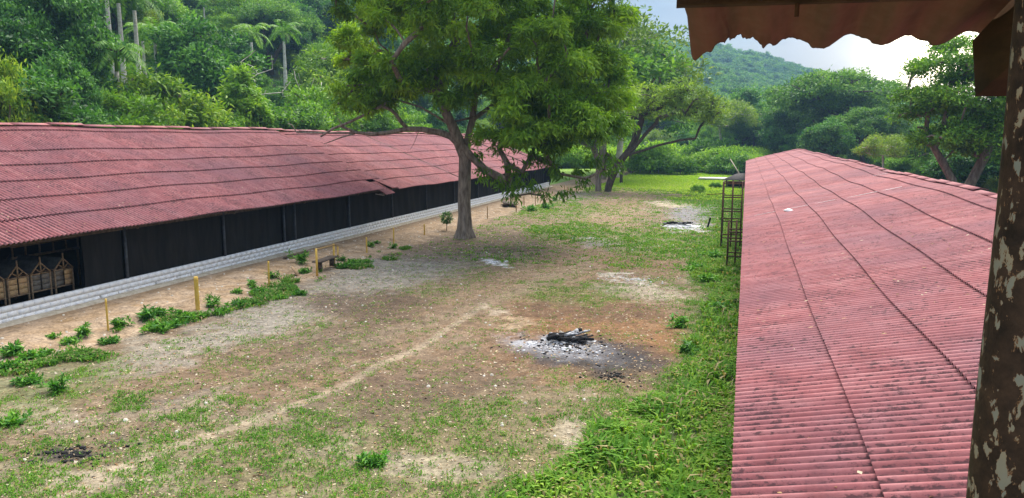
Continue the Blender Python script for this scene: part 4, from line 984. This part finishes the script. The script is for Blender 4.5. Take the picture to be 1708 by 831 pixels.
X, Y, g_ = samp_grass(60000, (-18.5, .7), (36, 92), 1.3)
tufts(X, Y, g_, 4, .07, .17, .035, .10, 'far_grass', 'short green grass over the far yard')
X = rng.uniform(-6, .75, 52000); Y = 8 + 52 * rng.random(52000) ** 1.2; _, g_ = soil(X, Y); k = (g_ > .8) & (rng.random(len(X)) < .22 + .9 * sstep(.42, .62, fbm(X * .9, Y * .6, 71, 3))); X, Y, g_ = X[k], Y[k], g_[k]
hf = sstep(.35, .75, fbm(X * 1.3, Y * 1.0, 72, 3)) * 1.6
tufts(X, Y, g_ * (.5 + hf), 6, .07, .24, .026, .06, 'lush_ground_cover', 'lush green ground cover along the right shed')
X = rng.uniform(-19.9, -17.2, 40000); Y = 13 + 26 * rng.random(40000); k = sstep(.54, .66, fbm(X * .9, Y * .8, 83, 4)) * np.exp(-((X + 18.6 + .35 * np.sin(Y * .7)) / .55) ** 2) > rng.random(40000) * 1.1; X, Y = X[k], Y[k]
tufts(X, Y, np.ones(len(X)), 5, .05, .16, .022, .06, 'bank_weeds', 'low leafy weeds along the foot of the bank')
# litter: dry leaves and pebbles
n = 46000; X = rng.uniform(-19, .4, n); Y = 8 + 60 * rng.random(n) ** 1.6
Z = ground_z(X, Y) + .012; az = rng.random(n) * 6.28; s = .012 + .042 * rng.random(n) ** 4 + .0004 * Y
c_, s_ = np.cos(az), np.sin(az); tl = rng.normal(size=(n, 2)) * .35
def pt(a, b): return np.stack([X + (a * c_ - b * s_) * s, Y + (a * s_ + b * c_) * s, Z + (a * tl[:, 0] + b * tl[:, 1]) * s * .6], 1)
v = np.stack([pt(-1, 0), pt(-.1, -.55), pt(1, 0), pt(.1, .55)], 1).reshape(-1, 3)
m_, nn, ll, bb = newmat('dry_leaf_litter', .9); a = nn.new('ShaderNodeAttribute'); a.attribute_name = 'tint'
ll.new(ramp(nn, ll, a.outputs['Fac'], [(0, (.10, .055, .025)), (.35, (.28, .16, .07)), (.6, (.40, .31, .20)), (.88, (.42, .36, .28)), (1, (.62, .52, .30))]), bb.inputs['Base Color'])
tag(put('leaf_litter', mesh('leaf_litter', v, np.arange(n * 4).reshape(n, 4), m_, [('tint', 'FACE', rng.random(n))])), 'dry leaves and pale chips strewn over the yard', kind='stuff')
# stones: low irregular lumps
mb = MB()
for k in range(420):
    if k < 260: x = -rng.uniform(19.0, 22.9); y = rng.uniform(12, 60)
    else: x = rng.uniform(-18, 0); y = rng.uniform(9, 50)
    r = rng.uniform(.02, .07); z = gz(x, y)
    th = np.arange(6) * pi / 3; rr = r * (.7 + .5 * rng.random(6)); ring = np.stack([x + rr * np.cos(th), y + rr * np.sin(th), np.full(6, z - .01)], 1); up = np.stack([x + rr * .6 * np.cos(th), y + rr * .6 * np.sin(th), z + r * (.4 + .3 * rng.random(6))], 1)
    mb.add(np.concatenate([ring, up, [[x, y, z + r * .7]]]), [[q, (q + 1) % 6, 6 + (q + 1) % 6, 6 + q] for q in range(6)], [[12, 6 + q, 6 + (q + 1) % 6] for q in range(6)])
tag(mb.build('scattered_stones', M['stone']), 'small pale stones scattered over bank and yard', kind='stuff')

# dry leaves lying on both roofs
LM = bpy.data.materials['dry_leaf_litter']
def roof_litter(n, xs, ys, zf, sl, lab):
    X = rng.uniform(*xs, n); Y = ys[0] + (ys[1] - ys[0]) * rng.random(n) ** 1.3; Z = zf(X) + .045; az = rng.random(n) * 6.28; s = .022 + .04 * rng.random(n) ** 2; c, s_ = np.cos(az), np.sin(az)
    def pt(a, b): x = X + (a * c - b * s_) * s; return np.stack([x, Y + (a * s_ + b * c) * s, Z + (x - X) * sl + .01 * rng.random(n)], 1)
    v = np.stack([pt(-1, 0), pt(-.1, -.5), pt(1, 0), pt(.1, .5)], 1).reshape(-1, 3)
    tag(put('roof_litter', mesh('roof_litter', v, np.arange(n * 4).reshape(n, 4), LM, [('tint', 'FACE', rng.random(n) * .75)])), lab, kind='stuff')
roof_litter(900, (.3, 8), (7, 60), lambda x: 2.27 + (x - .12) * .243 + .02, .243, 'dry leaves lying on the right red roof')
roof_litter(1500, (-32, -22.7), (14, 75), lambda x: 2.80 + (-22.5 - x) * .40 + .02, -.40, 'dry leaves lying on the left red roof')
# weeds: leafy rosettes
def weed_mesh(seed, stems=9, h=.35, leaf=(.17, .055), nl=9):
    rng = np.random.default_rng(seed); C, O = [], []
    for s in range(stems):
        az = rng.random() * 6.28; tilt = rng.random() * .7; d = np.array([cos(az) * tilt, sin(az) * tilt, 1]); b = np.array([rng.normal() * .13, rng.normal() * .13, 0]); hh = h * rng.uniform(.5, 1.1)
        for q in range(nl): C.append(b + d * hh * (q + 1) / nl); a2 = q * 2.4 + s; O.append((cos(a2), sin(a2), .45))
    v, f, t = leaves(np.array(C), np.array(O), 3, .025, leaf, -.1, rng, .9, None, .1, (1, 1, 1)); return mesh('weed', v, f, M['weed'], [('tint', 'FACE', t)])
WM = [weed_mesh(1), weed_mesh(2, 14, .28, (.15, .05)), weed_mesh(3, 7, .5, (.20, .045), 12), weed_mesh(4, 12, .2, (.14, .06), 6)]
stakes_lab = ['the nearest bamboo stake', 'the thick wooden stake', 'the third stake', 'the bench frame', 'the stake after the bench', 'the small far stakes']
wl_ = [(140, 560, 1.2, 0, 'spreading weed clump left of the nearest bamboo stake'), (120, 572, 1.1, 1, 'low leafy weed below and left of the nearest stake'), (205, 545, 1.3, 0, 'big leafy weed just right of the nearest bamboo stake'), (185, 572, 1.1, 1, 'low weed at the foot of the nearest bamboo stake'),
       (243, 530, 1.5, 0, 'tall bright weed halfway between the first two stakes'), (268, 528, 1.4, 1, 'bushy weed beside the tall bright one between the first two stakes'), (260, 552, 1.5, 1, 'wide low weed in front of the pair between the first stakes'), (290, 545, 1.4, 3, 'flat spreading weed left of the thick stake'),
       (318, 535, 1.3, 1, 'leafy weed close left of the thick wooden stake'), (300, 525, 1.1, 3, 'low weed patch uphill of the thick stake, left side'), (355, 512, 1.3, 2, 'upright spindly weed just right of the thick wooden stake'), (365, 525, 1.2, 1, 'round weed below the spindly upright one'),
       (395, 488, 1.0, 3, 'small round weed high on the bank before the third stake'), (395, 512, 1.3, 1, 'broad weed down the bank before the third stake'), (420, 478, 1.1, 0, 'star-shaped weed left of the third stake'), (430, 490, 1.2, 1, 'weed clump under the star-shaped weed'), (458, 466, 1.2, 0, 'leafy weed hugging the third stake'),
       (440, 500, 1.0, 3, 'flat weed below the third stake'), (470, 498, 1.0, 3, 'small weed right of the third stake foot'), (498, 492, 1.1, 1, 'weed clump between the third stake and the bench, lowest'), (502, 440, 1.6, 2, 'dark tall weed growing by the plank left of the bench'), (510, 455, 1.2, 1, 'round weed just left of the bench frame'),
       (575, 447, 1.5, 1, 'bright weed clump right of the bench, larger'), (590, 441, 1.3, 1, 'bright weed clump right of the bench, farther one'), (568, 435, 1.0, 0, 'weed behind the bench frame'), (612, 439, 1.1, 3, 'low weed past the bench clumps'), (617, 412, 1.1, 0, 'round weed at the stake after the bench'), (628, 405, .9, 3, 'small weed uphill of the stake after the bench'),
       (655, 415, 1.1, 0, 'weed at the foot of the far yellow stake'), (885, 352, 2.2, 1, 'pale weed patch under the drooping branches'), (912, 348, 2.0, 1, 'weed patch right of the one under the drooping branches'), (925, 335, 1.6, 2, 'spindly weed near the three small stakes'), (50, 598, 1.4, 3, 'weed at the left edge low on the bank'), (20, 590, 1.5, 1, 'bushy weed in the left corner of the bank'), (75, 592, 1.1, 3, 'flat weed right of the bushy corner weed'),
       (15, 618, 1.3, 1, 'weed at the very left edge below the bank'), (95, 655, 1.2, 2, 'lone upright weed in the lower left yard'), (20, 707, 1.3, 3, 'light green weed at the left edge of the lower yard'), (625, 775, 1.1, 1, 'dark leafy weed in the foreground grass'), (50, 640, 1.2, 1, 'weed above the lone upright weed at left'), (87, 562, .8, 3, 'tiny weed alone high on the sandy bank'),
       (1130, 545, 1.5, 0, 'tall weed at the edge of the lush strip, uphill'), (1150, 590, 1.3, 0, 'tall weed in the lush strip beside the burnt heap'), (1180, 470, 1.7, 1, 'leafy weed in front of the rusty frames'), (1190, 430, 1.8, 1, 'leafy weed left of the taller rusty frame'), (1205, 520, 1.5, 0, 'weed close to the right roof eave'), (1160, 450, 1.6, 1, 'weed at the left edge of the strip by the frames')]
for x, y, s, k, lab in wl_:
    p = onz(x, y, -.1); z = gz(p[0], p[1]); p = onz(x, y, z); o = put('weed', WM[k], None, (p[0], p[1], gz(p[0], p[1]) - .02), (0, 0, x * .37), (s * .85, s * .85, s * .66)); tag(o, lab, 'weed', 'weeds on the bank and yard')

# ------------------------------------------------------------------ stakes, bench, frames
def stake(x, yb, yt, w, mat, lab, name='bamboo_stake', lean=0):
    p = onz(x, yb, -.1); p = onz(x, yb, gz(p[0], p[1])); top = atY(x, yt, p[1]); h = top[2] - p[2]; n = max(3, int(h / .28)); zs = np.linspace(-.3, h, n * 3)
    rad = w / 2 * (1 + .10 * (np.abs(((zs / .28) % 1) - .5) > .42)); mb = MB(); mb.tube([(lean * z, 0, z) for z in zs], rad, 8); t = mb.mesh(name, mat, smooth=False)
    o = put(name, t, None, p); tag(o, lab, 'stake', 'stakes along the bank'); return p, h
stake(181, 556, 499, .065, M['bamboo'], 'thin yellow bamboo stake nearest the camera among the weeds')
stake(330, 517, 462, .15, M['bamboo'], 'thickest stake, a round yellow-brown wooden post', 'wooden_stake')
stake(449, 480, 436, .075, M['bamboo'], 'yellow bamboo stake between the thick post and the bench', lean=.02)
stake(612, 424, 396, .08, M['bamboo'], 'yellow bamboo stake just beyond the bench frame')
stake(657, 410, 380, .08, M['bamboo'], 'yellow stake second beyond the bench frame')
stake(708, 395, 374, .09, M['bamboo'], 'yellow stake left of the big tree, nearer the sapling')
stake(813, 367, 344, .07, M['bamboo_old'], 'dark brown stake right of the big tree trunk')
stake(861, 353, 338, .10, M['bamboo_old'], 'brown stake at the end of the dark plank under the branches')
stake(874, 343, 327, .09, M['bamboo_old'], 'brown stake behind the dark plank')
stake(941, 332, 309, .08, M['bamboo_old'], 'left stake of the three at the far bank', lean=.02); stake(946, 331, 311, .08, M['bamboo_old'], 'middle stake of the three at the far bank'); stake(952, 330, 312, .08, M['bamboo_old'], 'right stake of the three at the far bank')
stake(893, 344, 322, .07, M['bamboo_old'], 'thin brown stake in the hanging leaves by the far wall')
stake(1180, 380, 363, .14, M['char'], 'black burnt stick upright beside the far ash heap', 'burnt_stick', lean=.25)
# crumbs of charcoal and ash round the heaps, twigs over the yard
for nm, lab, mt, spots in (('charcoal_bits', 'black charcoal crumbs round the burnt heaps', 'char', [(950, 575, 1.6, 330), (1025, 628, .6, 150), (1133, 378, 2.2, 260), (130, 753, .8, 320)]), ('ash_crumbs', 'white and grey ash lumps round the burnt heaps', 'ash', [(940, 580, 1.2, 160), (893, 572, .35, 50), (1140, 380, 1.6, 260), (825, 436, .45, 90), (985, 398, .8, 110), (1065, 465, 1.2, 130)])):
    mb = MB()
    for (x, y, R0, cnt_) in spots:
        p = onz(x, y, -.2)
        for k in range(cnt_):
            a, r = rng.random() * 6.28, R0 * abs(rng.normal()) * .6; X, Y = p[0] + r * cos(a) * 1.25, p[1] + r * sin(a); s = (.006 + .022 * rng.random() ** 2) * (1 + p[1] / 70) + (.03 if rng.random() < .05 else 0)
            mb.box((X, Y, gz(X, Y) + s * .3), (s * 2 * rng.uniform(.6, 1.6), s * 1.4, s), rng.random() * 3)
    tag(mb.build(nm, M[mt]), lab, kind='stuff')
mb = MB()
for k in range(900):
    X, Y = rng.uniform(-21, .2), 9 + 50 * rng.random() ** 1.4; a = rng.random() * 6.28; l = rng.uniform(.06, .28)
    mb.bar((X, Y, gz(X, Y) + .01), (X + cos(a) * l, Y + sin(a) * l, gz(X + cos(a) * l, Y + sin(a) * l) + .015), .006 + .004 * (Y > 25), .006)
tag(mb.build('fallen_twigs', M['wood']), 'small twigs strewn over the yard', kind='stuff')
# bamboo frame and bench
pA, pB, pC = onz(529, 457, -.15), onz(558, 440, -.12), onz(566, 432, -.1)
BF = thing('bamboo_barrier', 'small upright bamboo frame around the low plank bench on the bank', 'frame', pA)
for (x, yb, yt, w) in ((529, 457, 415, .10), (557.5, 440, 407, .09), (564, 430, 410, .07)):
    a = onz(x, yb, -.1) - pA; hh = atY(x, yt, onz(x, yb, -.1)[1])[2]; mb = MB(); mb.tube([(a[0], a[1], -.1), (a[0], a[1], hh - pA[2])], w / 2, 8); mb.build('frame_post', M['bamboo'], BF)
ta = atY(529, 416, pA[1]) - pA; tb = atY(557, 409, onz(557.5, 440, -.1)[1]) - pA; tc_ = atY(564, 410.5, onz(564, 430, -.1)[1]) - pA
MB().tube([ta, tb], .035, 7).build('top_rail', M['bamboo_old'], BF); MB().tube([tb, tc_], .03, 7).build('top_rail', M['bamboo_old'], BF)
pb = onz(545, 446, -.1)
BN = thing('plank_bench', 'low dark plank bench on stump legs inside the bamboo frame', 'bench', pb, .1)
MB().box((0, -.1, .42), (.5, 1.9, .05)).build('seat', M['wood_dark'], BN)
for dy in (-.75, .6): MB().box((0, dy, .18), (.22, .14, .42)).build('leg', M['wood_dark'], BN)
o = MB().bar((0, 0, 0), (.35, 1.6, .12), .22, .06).build('loose_plank', M['wood_dark']); p = onz(474, 433, 0); o.location = (p[0], p[1], gz(p[0], p[1]) + .08); tag(o, 'dark loose plank lying on the bank left of the bench', 'plank')
mb = MB(); mb.tube([(0, 0, 0), (.02, .02, .06)], [.33, .31], 12); o = mb.build('round_lid', M['wood']); p = onz(492, 452, 0); o.location = (p[0], p[1], gz(p[0], p[1]) + .16); o.rotation_euler = (.1, .65, .3); tag(o, 'tan round disc leaning on the bank below the loose plank', 'disc')
o = MB().box((0, 0, 0), (1.3, 2.4, .06)).build('dark_board', M['wood_dark']); p = onz(850, 342, 0); o.location = (p[0], p[1], gz(p[0], p[1]) + .25); o.rotation_euler = (.03, .08, .4); tag(o, 'dark flat board lying on the bank right of the big tree', 'board')
# sapling by the tree
p = onz(745, 383, -.1); SP = thing('sapling', 'small dark sapling on a thin stem left of the big tree trunk', 'sapling', (p[0], p[1], gz(p[0], p[1])))
MB().tube([(0, 0, -.1), (.02, 0, .5), (0, .02, .9)], [.03, .025, .015], 6).build('stem', M['bark_dark'], SP)
rw = np.random.default_rng(3); d = rw.normal(size=(60, 3)); d /= np.linalg.norm(d, axis=1)[:, None]; v, f, t = leaves(d * [.28, .28, .34] + [0, 0, .85], d, 9, .06, (.16, .06), .1, rw, .6, None, .1); put('foliage', mesh('foliage', v, f, M['leaf_dark'], [('tint', 'FACE', t)]), SP)

# burnt heaps
def heap(p, n, L, lab, seed, rot=0.0, scale=1.0):
    rg = random.Random(seed); T_ = thing('burnt_log_heap', lab, 'burnt heap', p, rot, None, scale)
    for k in range(n):
        a = rg.uniform(-.9, .9); l = L * rg.uniform(.2, .62); cx, cy = rg.uniform(-.45, .45) * L * .9, rg.uniform(-.22, .22) * L; z0 = .05 + .10 * rg.random() + .12 * (k / n)
        pts = [np.array([cx + cos(a) * l * (s - .5), cy + sin(a) * l * (s - .5), z0 + rg.uniform(-.03, .05) + .05 * s]) for s in np.linspace(0, 1, 5)]
        r = rg.uniform(.025, .075) * (L / 1.5) ** .5; rr = [r * rg.uniform(.6, 1.1) for _ in pts]; mb = MB(); mb.tube(pts, rr, 7); mb.build('log', M['charash'] if k % 3 == 1 else M['char'], T_)
    mb = MB(); rn = np.random.default_rng(seed)
    nr, ns = 7, 26; th = np.arange(ns) * 2 * pi / ns; vv = [[0, 0, .13]]
    for q in range(1, nr + 1):
        s = q / nr; r = (1 + .22 * np.sin(th * 3 + seed) + .1 * rn.random(ns)) * s; z = .13 * (1 - s ** 1.5) + .03 * rn.random(ns) * (q < nr) - (.04 if q == nr else 0)
        vv += [[a, b, c] for a, b, c in zip(r * np.cos(th) * L * .62, r * np.sin(th) * L * .36, z)]
    f4 = [[1 + (q - 1) * ns + k, 1 + q * ns + k, 1 + q * ns + (k + 1) % ns, 1 + (q - 1) * ns + (k + 1) % ns] for q in range(1, nr) for k in range(ns)]
    MB().add(vv, f4, [[0, 1 + k, 1 + (k + 1) % ns] for k in range(ns)]).build('ash_mound', M['ash'] if seed == 2 else M['charash'], T_, True)
p = onz(943, 566, -.2); heap((p[0], p[1], gz(p[0], p[1]) - .03), 24, 1.45, 'black charred logs with white ash in the middle of the yard', 1, .15)
p = onz(1133, 377, -.2); heap((p[0], p[1], gz(p[0], p[1])), 16, 1.9, 'smaller far heap of burnt wood over white ash near the frames', 2, .05)

# rusty frames by the right shed
def lattice(xb, yb, yt, W, D, levels, lab, label_rz=0):
    p = onz(xb, yb, -.2); h = atY(xb, yt, p[1])[2] + .2; T_ = thing('rusty_scaffold', lab, 'metal frame', (p[0], p[1], gz(p[0], p[1])), label_rz, 'rusty lattice frames by the right shed')
    for x in (0, W / 2, W):
        for y in (0, D): MB().box((x, y, h / 2 - .1), (.075, .075, h + .2)).build('upright', M['rust'], T_)
    for k, z in enumerate(levels):
        for y in (0, D): MB().box((W / 2, y, h * z), (W, .06, .06)).build('rail', M['rust'], T_)
        for x in (0, W): MB().box((x, D / 2, h * z + .045), (.055, D, .055)).build('rail', M['rust'], T_)
    return p, h
p, h = lattice(1202, 415, 304, 1.05, 1.6, [.17, .42, .57, .78, .985], 'taller rusty lattice frame standing against the right shed')
o = MB().bar((p[0] - .9, p[1], h * .76), (p[0] + .1, p[1] + .2, h * .775), .05, .04).build('rusty_bar', M['rust']); tag(o, 'loose rusty bar sticking out left of the taller frame', 'bar')
lattice(1212, 447, 371, .75, 1.2, [.05, .27, .6, .8], 'shorter rusty lattice frame in front of the taller one')

# hut and slab at the far end
p = onz(1225, 312, -.1); HU = thing('open_hut', 'small dark tent-roofed hut beside the far end of the right shed', 'hut', (p[0] + .6, p[1], -.1), 0, None, (1, 1, .64))
MB().add([[-1.9, -1.5, 1.5], [1.9, -1.5, 1.5], [1.9, 1.5, 1.5], [-1.9, 1.5, 1.5], [-.3, 0, 2.7], [.6, 0, 2.7], [-1.9, -1.5, 1.42], [1.9, -1.5, 1.42], [1.9, 1.5, 1.42], [-1.9, 1.5, 1.42]], [[0, 1, 5, 4], [2, 3, 4, 5], [6, 7, 1, 0], [7, 8, 2, 1], [8, 9, 3, 2], [9, 6, 0, 3]], [[1, 2, 5], [3, 0, 4]]).build('roof', M['thatch'], HU)
for x in (-1.6, -.8, 0, .8, 1.6):
    for y in (-1.3, 1.3): MB().box((x, y, .7), (.12, .12, 1.5)).build('post', M['wood_dark'], HU)
MB().box((0, .2, .6), (3.0, .1, 1.1)).build('wall', M['inside'], HU)
a, b = onz(1165, 298.5, 0), onz(1240, 298.5, 0); o = MB().box(((a[0] + b[0]) / 2, a[1] + 1.2, .06), (abs(b[0] - a[0]), 3.6, .16)).build('concrete_slab', M['slab']); tag(o, 'flat white concrete slab on the far edge of the bright field', 'slab')
o = MB().bar(tuple(onz(1218, 272, 2.0)[:2]) + (2.6,), tuple(onz(1236, 296, .3)[:2]) + (.4,), .12).build('leaning_pole', M['wood_grey']); tag(o, 'grey pole leaning over the hut by the far slab', 'pole')
WF = thing('wire_fence', 'thin pale post and wire fence at the far edge of the field', 'fence', (-24, 131, 0))
for k in range(16): MB().box((k * 1.6, .3 * sin(k), .55), (.09, .09, 1.5)).build('post', M['bark_pale'], WF)
for z in (.4, .75, 1.1): MB().box((12, .15, z), (24.2, .02, .02)).build('wire', M['steel'], WF)
for k in range(10):
    x = 1052 + k * 6.3 if k < 8 else 1100 + (k - 8) * 12

# ------------------------------------------------------------------ cages inside the left shed
def cage(y, lab, boards, rz=0):
    T_ = thing('gabled_cage', lab, 'cage', (-24.25, y, .04), rz, 'gabled wooden cages in the left shed')
    w, d, z0, z1, z2, z3 = .38, 2.6, .62, 1.25, 1.66, 1.86      # half width, depth, floor, eave, apex, king post top
    for yy in (-w, w):
        for x in (0, -d): MB().box((x, yy, z1 / 2), (.05, .05, z1)).build('leg', M['wood'], T_)
    f = MB()
    for x in (0, -d):
        f.bar((x, -w, z1), (x, w, z1), .045, .045, (1, 0, 0)); f.bar((x, -w, z0), (x, w, z0), .045, .045, (1, 0, 0))
        f.bar((x + .01, -w - .04, z1 - .01), (x + .01, 0, z2), .04, .04, (1, 0, 0)); f.bar((x + .01, w + .04, z1 - .01), (x + .01, 0, z2), .04, .04, (1, 0, 0))
        f.bar((x + .02, -.02, z1 + .05), (x + .02, -.2, z1 + .19), .035, .035, (1, 0, 0)); f.bar((x + .02, .02, z1 + .05), (x + .02, .2, z1 + .19), .035, .035, (1, 0, 0))
    for yy in (-w, w): f.bar((0, yy, z0 - .03), (-d, yy, z0 - .03), .04, .04); f.bar((0, yy, z1 + .03), (-d, yy, z1 + .03), .04, .04)
    f.build('frame', M['wood'], T_)
    MB().box((.03, 0, (z1 + z3) / 2), (.04, .04, z3 - z1)).build('king_post', M['wood'], T_)
    for s, m in zip((-1, 1), boards):
        for q in range(3): MB().box((.0, s * w / 2, z0 + .12 + q * .19), (.02, w - .06, .18)).build('front_board', M[m], T_)
    MB().box((-d / 2, -w, (z0 + z1) / 2), (d - .05, .015, z1 - z0 - .05)).build('side_panel', M['wood_grey'], T_)
    MB().box((-d / 2, w, (z0 + z1) / 2), (d - .05, .015, z1 - z0 - .05)).build('side_panel', M['wood_grey'], T_)
    for s in (-1, 1): MB().add([[-.02, s * (w + .06), z1], [-.02, 0, z2 + .03], [-d, 0, z2 + .03], [-d, s * (w + .06), z1], [-.02, s * (w + .06), z1 - .015], [-.02, 0, z2 + .015], [-d, 0, z2 + .015], [-d, s * (w + .06), z1 - .015]], [[0, 1, 2, 3], [4, 7, 6, 5], [0, 4, 5, 1], [0, 3, 7, 4]]).build('roof_panel', M['felt'], T_)
cage(21.0, 'gabled cage farthest right, one light and one grey front', ('wood_grey', 'wood_light')); cage(20.05, 'gabled cage with two grey front boards, second from the right', ('wood_grey', 'wood_grey'))
cage(19.15, 'gabled cage with two light front boards, third from the right', ('wood_light', 'wood_light')); cage(18.25, 'gabled cage cut by the left edge of the picture', ('wood_light', 'wood_light'))
RK = thing('nest_rack', 'dark wooden shelf rack under the roof behind the gabled cages', 'rack', (-26.4, 20, 0))
for z in (1.62, 2.06): MB().box((0, 2.2, z), (.06, 3.0, .09)).build('rail', M['wood'], RK)
for y in (.75, 1.3, 1.9, 2.5, 3.1, 3.66): MB().box((0, y, 1.84), (.05, .05, .4)).build('divider', M['wood'], RK)
for y in (.75, 3.66): MB().box((-.05, y, .82), (.06, .06, 1.6)).build('leg', M['wood'], RK)
MB().box((-.4, 2.2, 2.2), (.75, 3.0, .03)).build('top_board', M['wood_grey'], RK)

# ------------------------------------------------------------------ the porch the photograph is taken from
PAZ = radians(-7.0)                                # outward direction of the porch roof
e_out = np.array([sin(PAZ), cos(PAZ), 0]); e_x = np.array([cos(PAZ), -sin(PAZ), 0])
PR = thing('porch', 'porch of the viewing building with ragged corrugated eave, beams and peeling post', 'porch')
slope = math.tan(radians(15.0))
def edge_pt(x, y, D): r = ray(x, y); return CAMP + r * (D / (r @ e_out))
E0 = edge_pt(1277, 81, 2.45); z_e = E0[2]; a0 = (E0 - CAMP) @ e_x
amp, wv = .0155, .163
n = 561; aa = np.linspace(edge_pt(1160, 90, 2.45) @ e_x, a0 + 2.6, n)
zc = -amp * np.cos((aa - a0) / wv * 2 * pi) + .004 * np.sin(aa * 23)          # lows at a0 + k * wave
rgp = np.random.default_rng(8)
rag = .026 * (fbm(aa * 60, aa * 0, 91, 4) - .5) + .02 * (fbm(aa * 12, aa * 0, 92, 2) - .5)
tear = np.exp(-((aa - aa[0]) / .03) ** 2) * .12 - np.exp(-((aa - aa[0] - .11) / .05) ** 2) * .04 + (fbm(aa * 110, aa * 0, 95, 2) - .5) * .06 * (aa < aa[0] + .3)
Dn = [0, .012, .05, .2, .45, .9, 1.5]
v = []
for side_, th in ((0, 0), (1, .008)):
    for k, b in enumerate(Dn):
        Dk = 2.45 - b + (rag + tear) * (1 if k < 3 else 0); z = z_e + (2.45 - Dk) * slope + zc + amp + th * (1 if k else 0)
        sh = -.19 * min(b, .5) * np.exp(-((aa - aa[0]) / .5) ** 2)
        v.append((aa + sh)[:, None] * e_x + (Dk + 0 * aa)[:, None] * e_out)
        v[-1] = np.column_stack([v[-1][:, :2], z])
v = np.concatenate(v); K = len(Dn); f = []
i = np.arange(n - 1)
for s_ in range(2):
    for k in range(K - 1):
        o_ = (s_ * K + k) * n; f.append(np.stack([i + o_, i + o_ + 1, i + o_ + n + 1, i + o_ + n], 1))
f.append(np.stack([i, i + K * n, i + K * n + 1, i + 1], 1))
c0 = np.array([[k * n, (k + 1) * n, (K + k + 1) * n, (K + k) * n] for k in range(K - 1)])
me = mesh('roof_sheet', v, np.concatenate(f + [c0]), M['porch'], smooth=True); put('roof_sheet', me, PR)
# beam across the top
bl, br = edge_pt(1128, 12, 2.12), None
pa = edge_pt(1128, 13, 2.12); zb = pa[2]; a1 = pa @ e_x
def P3(a, D, z): return tuple(a * e_x + D * e_out + np.array([0, 0, z]))
MB().bar(P3(a1, 2.08, zb + .035), P3(a1 + 2.9, 2.08, zb + .035), .07, .075).build('purlin', M['beam'], PR)
MB().bar(P3(a1 + .02, 1.98, zb + .115), P3(a1 + 2.9, 1.98, zb + .115), .06, .08).build('purlin', M['beam'], PR)
pn = edge_pt(1329, 20, 2.1); MB().tube([pn + [0, 0, -.012], pn + [0, 0, .06]], .006, 6).build('bolt', M['rust'], PR)
# rafter with square end
R1 = edge_pt(1628, 62, 2.30); R2 = edge_pt(1621, 166, 2.30); hh = R1[2] - R2[2]
c = (R1 + R2) / 2; ar = c @ e_x
dirv = e_out * cos(radians(19)) - np.array([0, 0, sin(radians(19))]); 
cen = c + e_x * .06
mbr = MB(); mbr.bar(cen, cen - dirv * 2.6, .12, hh * .97); mbr.build('rafter', M['beam'], PR)
# peeling post
q = ray(1695, 700); D = 1.28; c = CAMP + q * (D / math.hypot(q[0], q[1]))
zs = np.linspace(3.0, 8.0, 40); mb = MB(); mb.tube([(c[0], c[1], z) for z in zs], .052 + .0015 * np.sin(zs * 9), 24); mb.build('post', M['post'], PR, True)
MB().bar(P3(a1, 1.0, zb + .42), P3(a1 + 2.9, 1.0, zb + .42), .08, .1).build('purlin', M['beam'], PR)

# ------------------------------------------------------------------ haze
hz = MB().box((20, 480, 84), (1360, 1200, 178)).build('haze', None); tag(hz, kind='stuff')
hm = bpy.data.materials.new('haze_air'); hm.use_nodes = True; hn = hm.node_tree.nodes; hn.remove(hn['Principled BSDF'])
pv = hn.new('ShaderNodeVolumePrincipled'); pv.inputs['Density'].default_value = .00028; pv.inputs['Color'].default_value = (.36, .62, 1, 1); pv.inputs['Anisotropy'].default_value = .3
hm.node_tree.links.new(pv.outputs[0], hn['Material Output'].inputs['Volume']); hz.data.materials.append(hm)
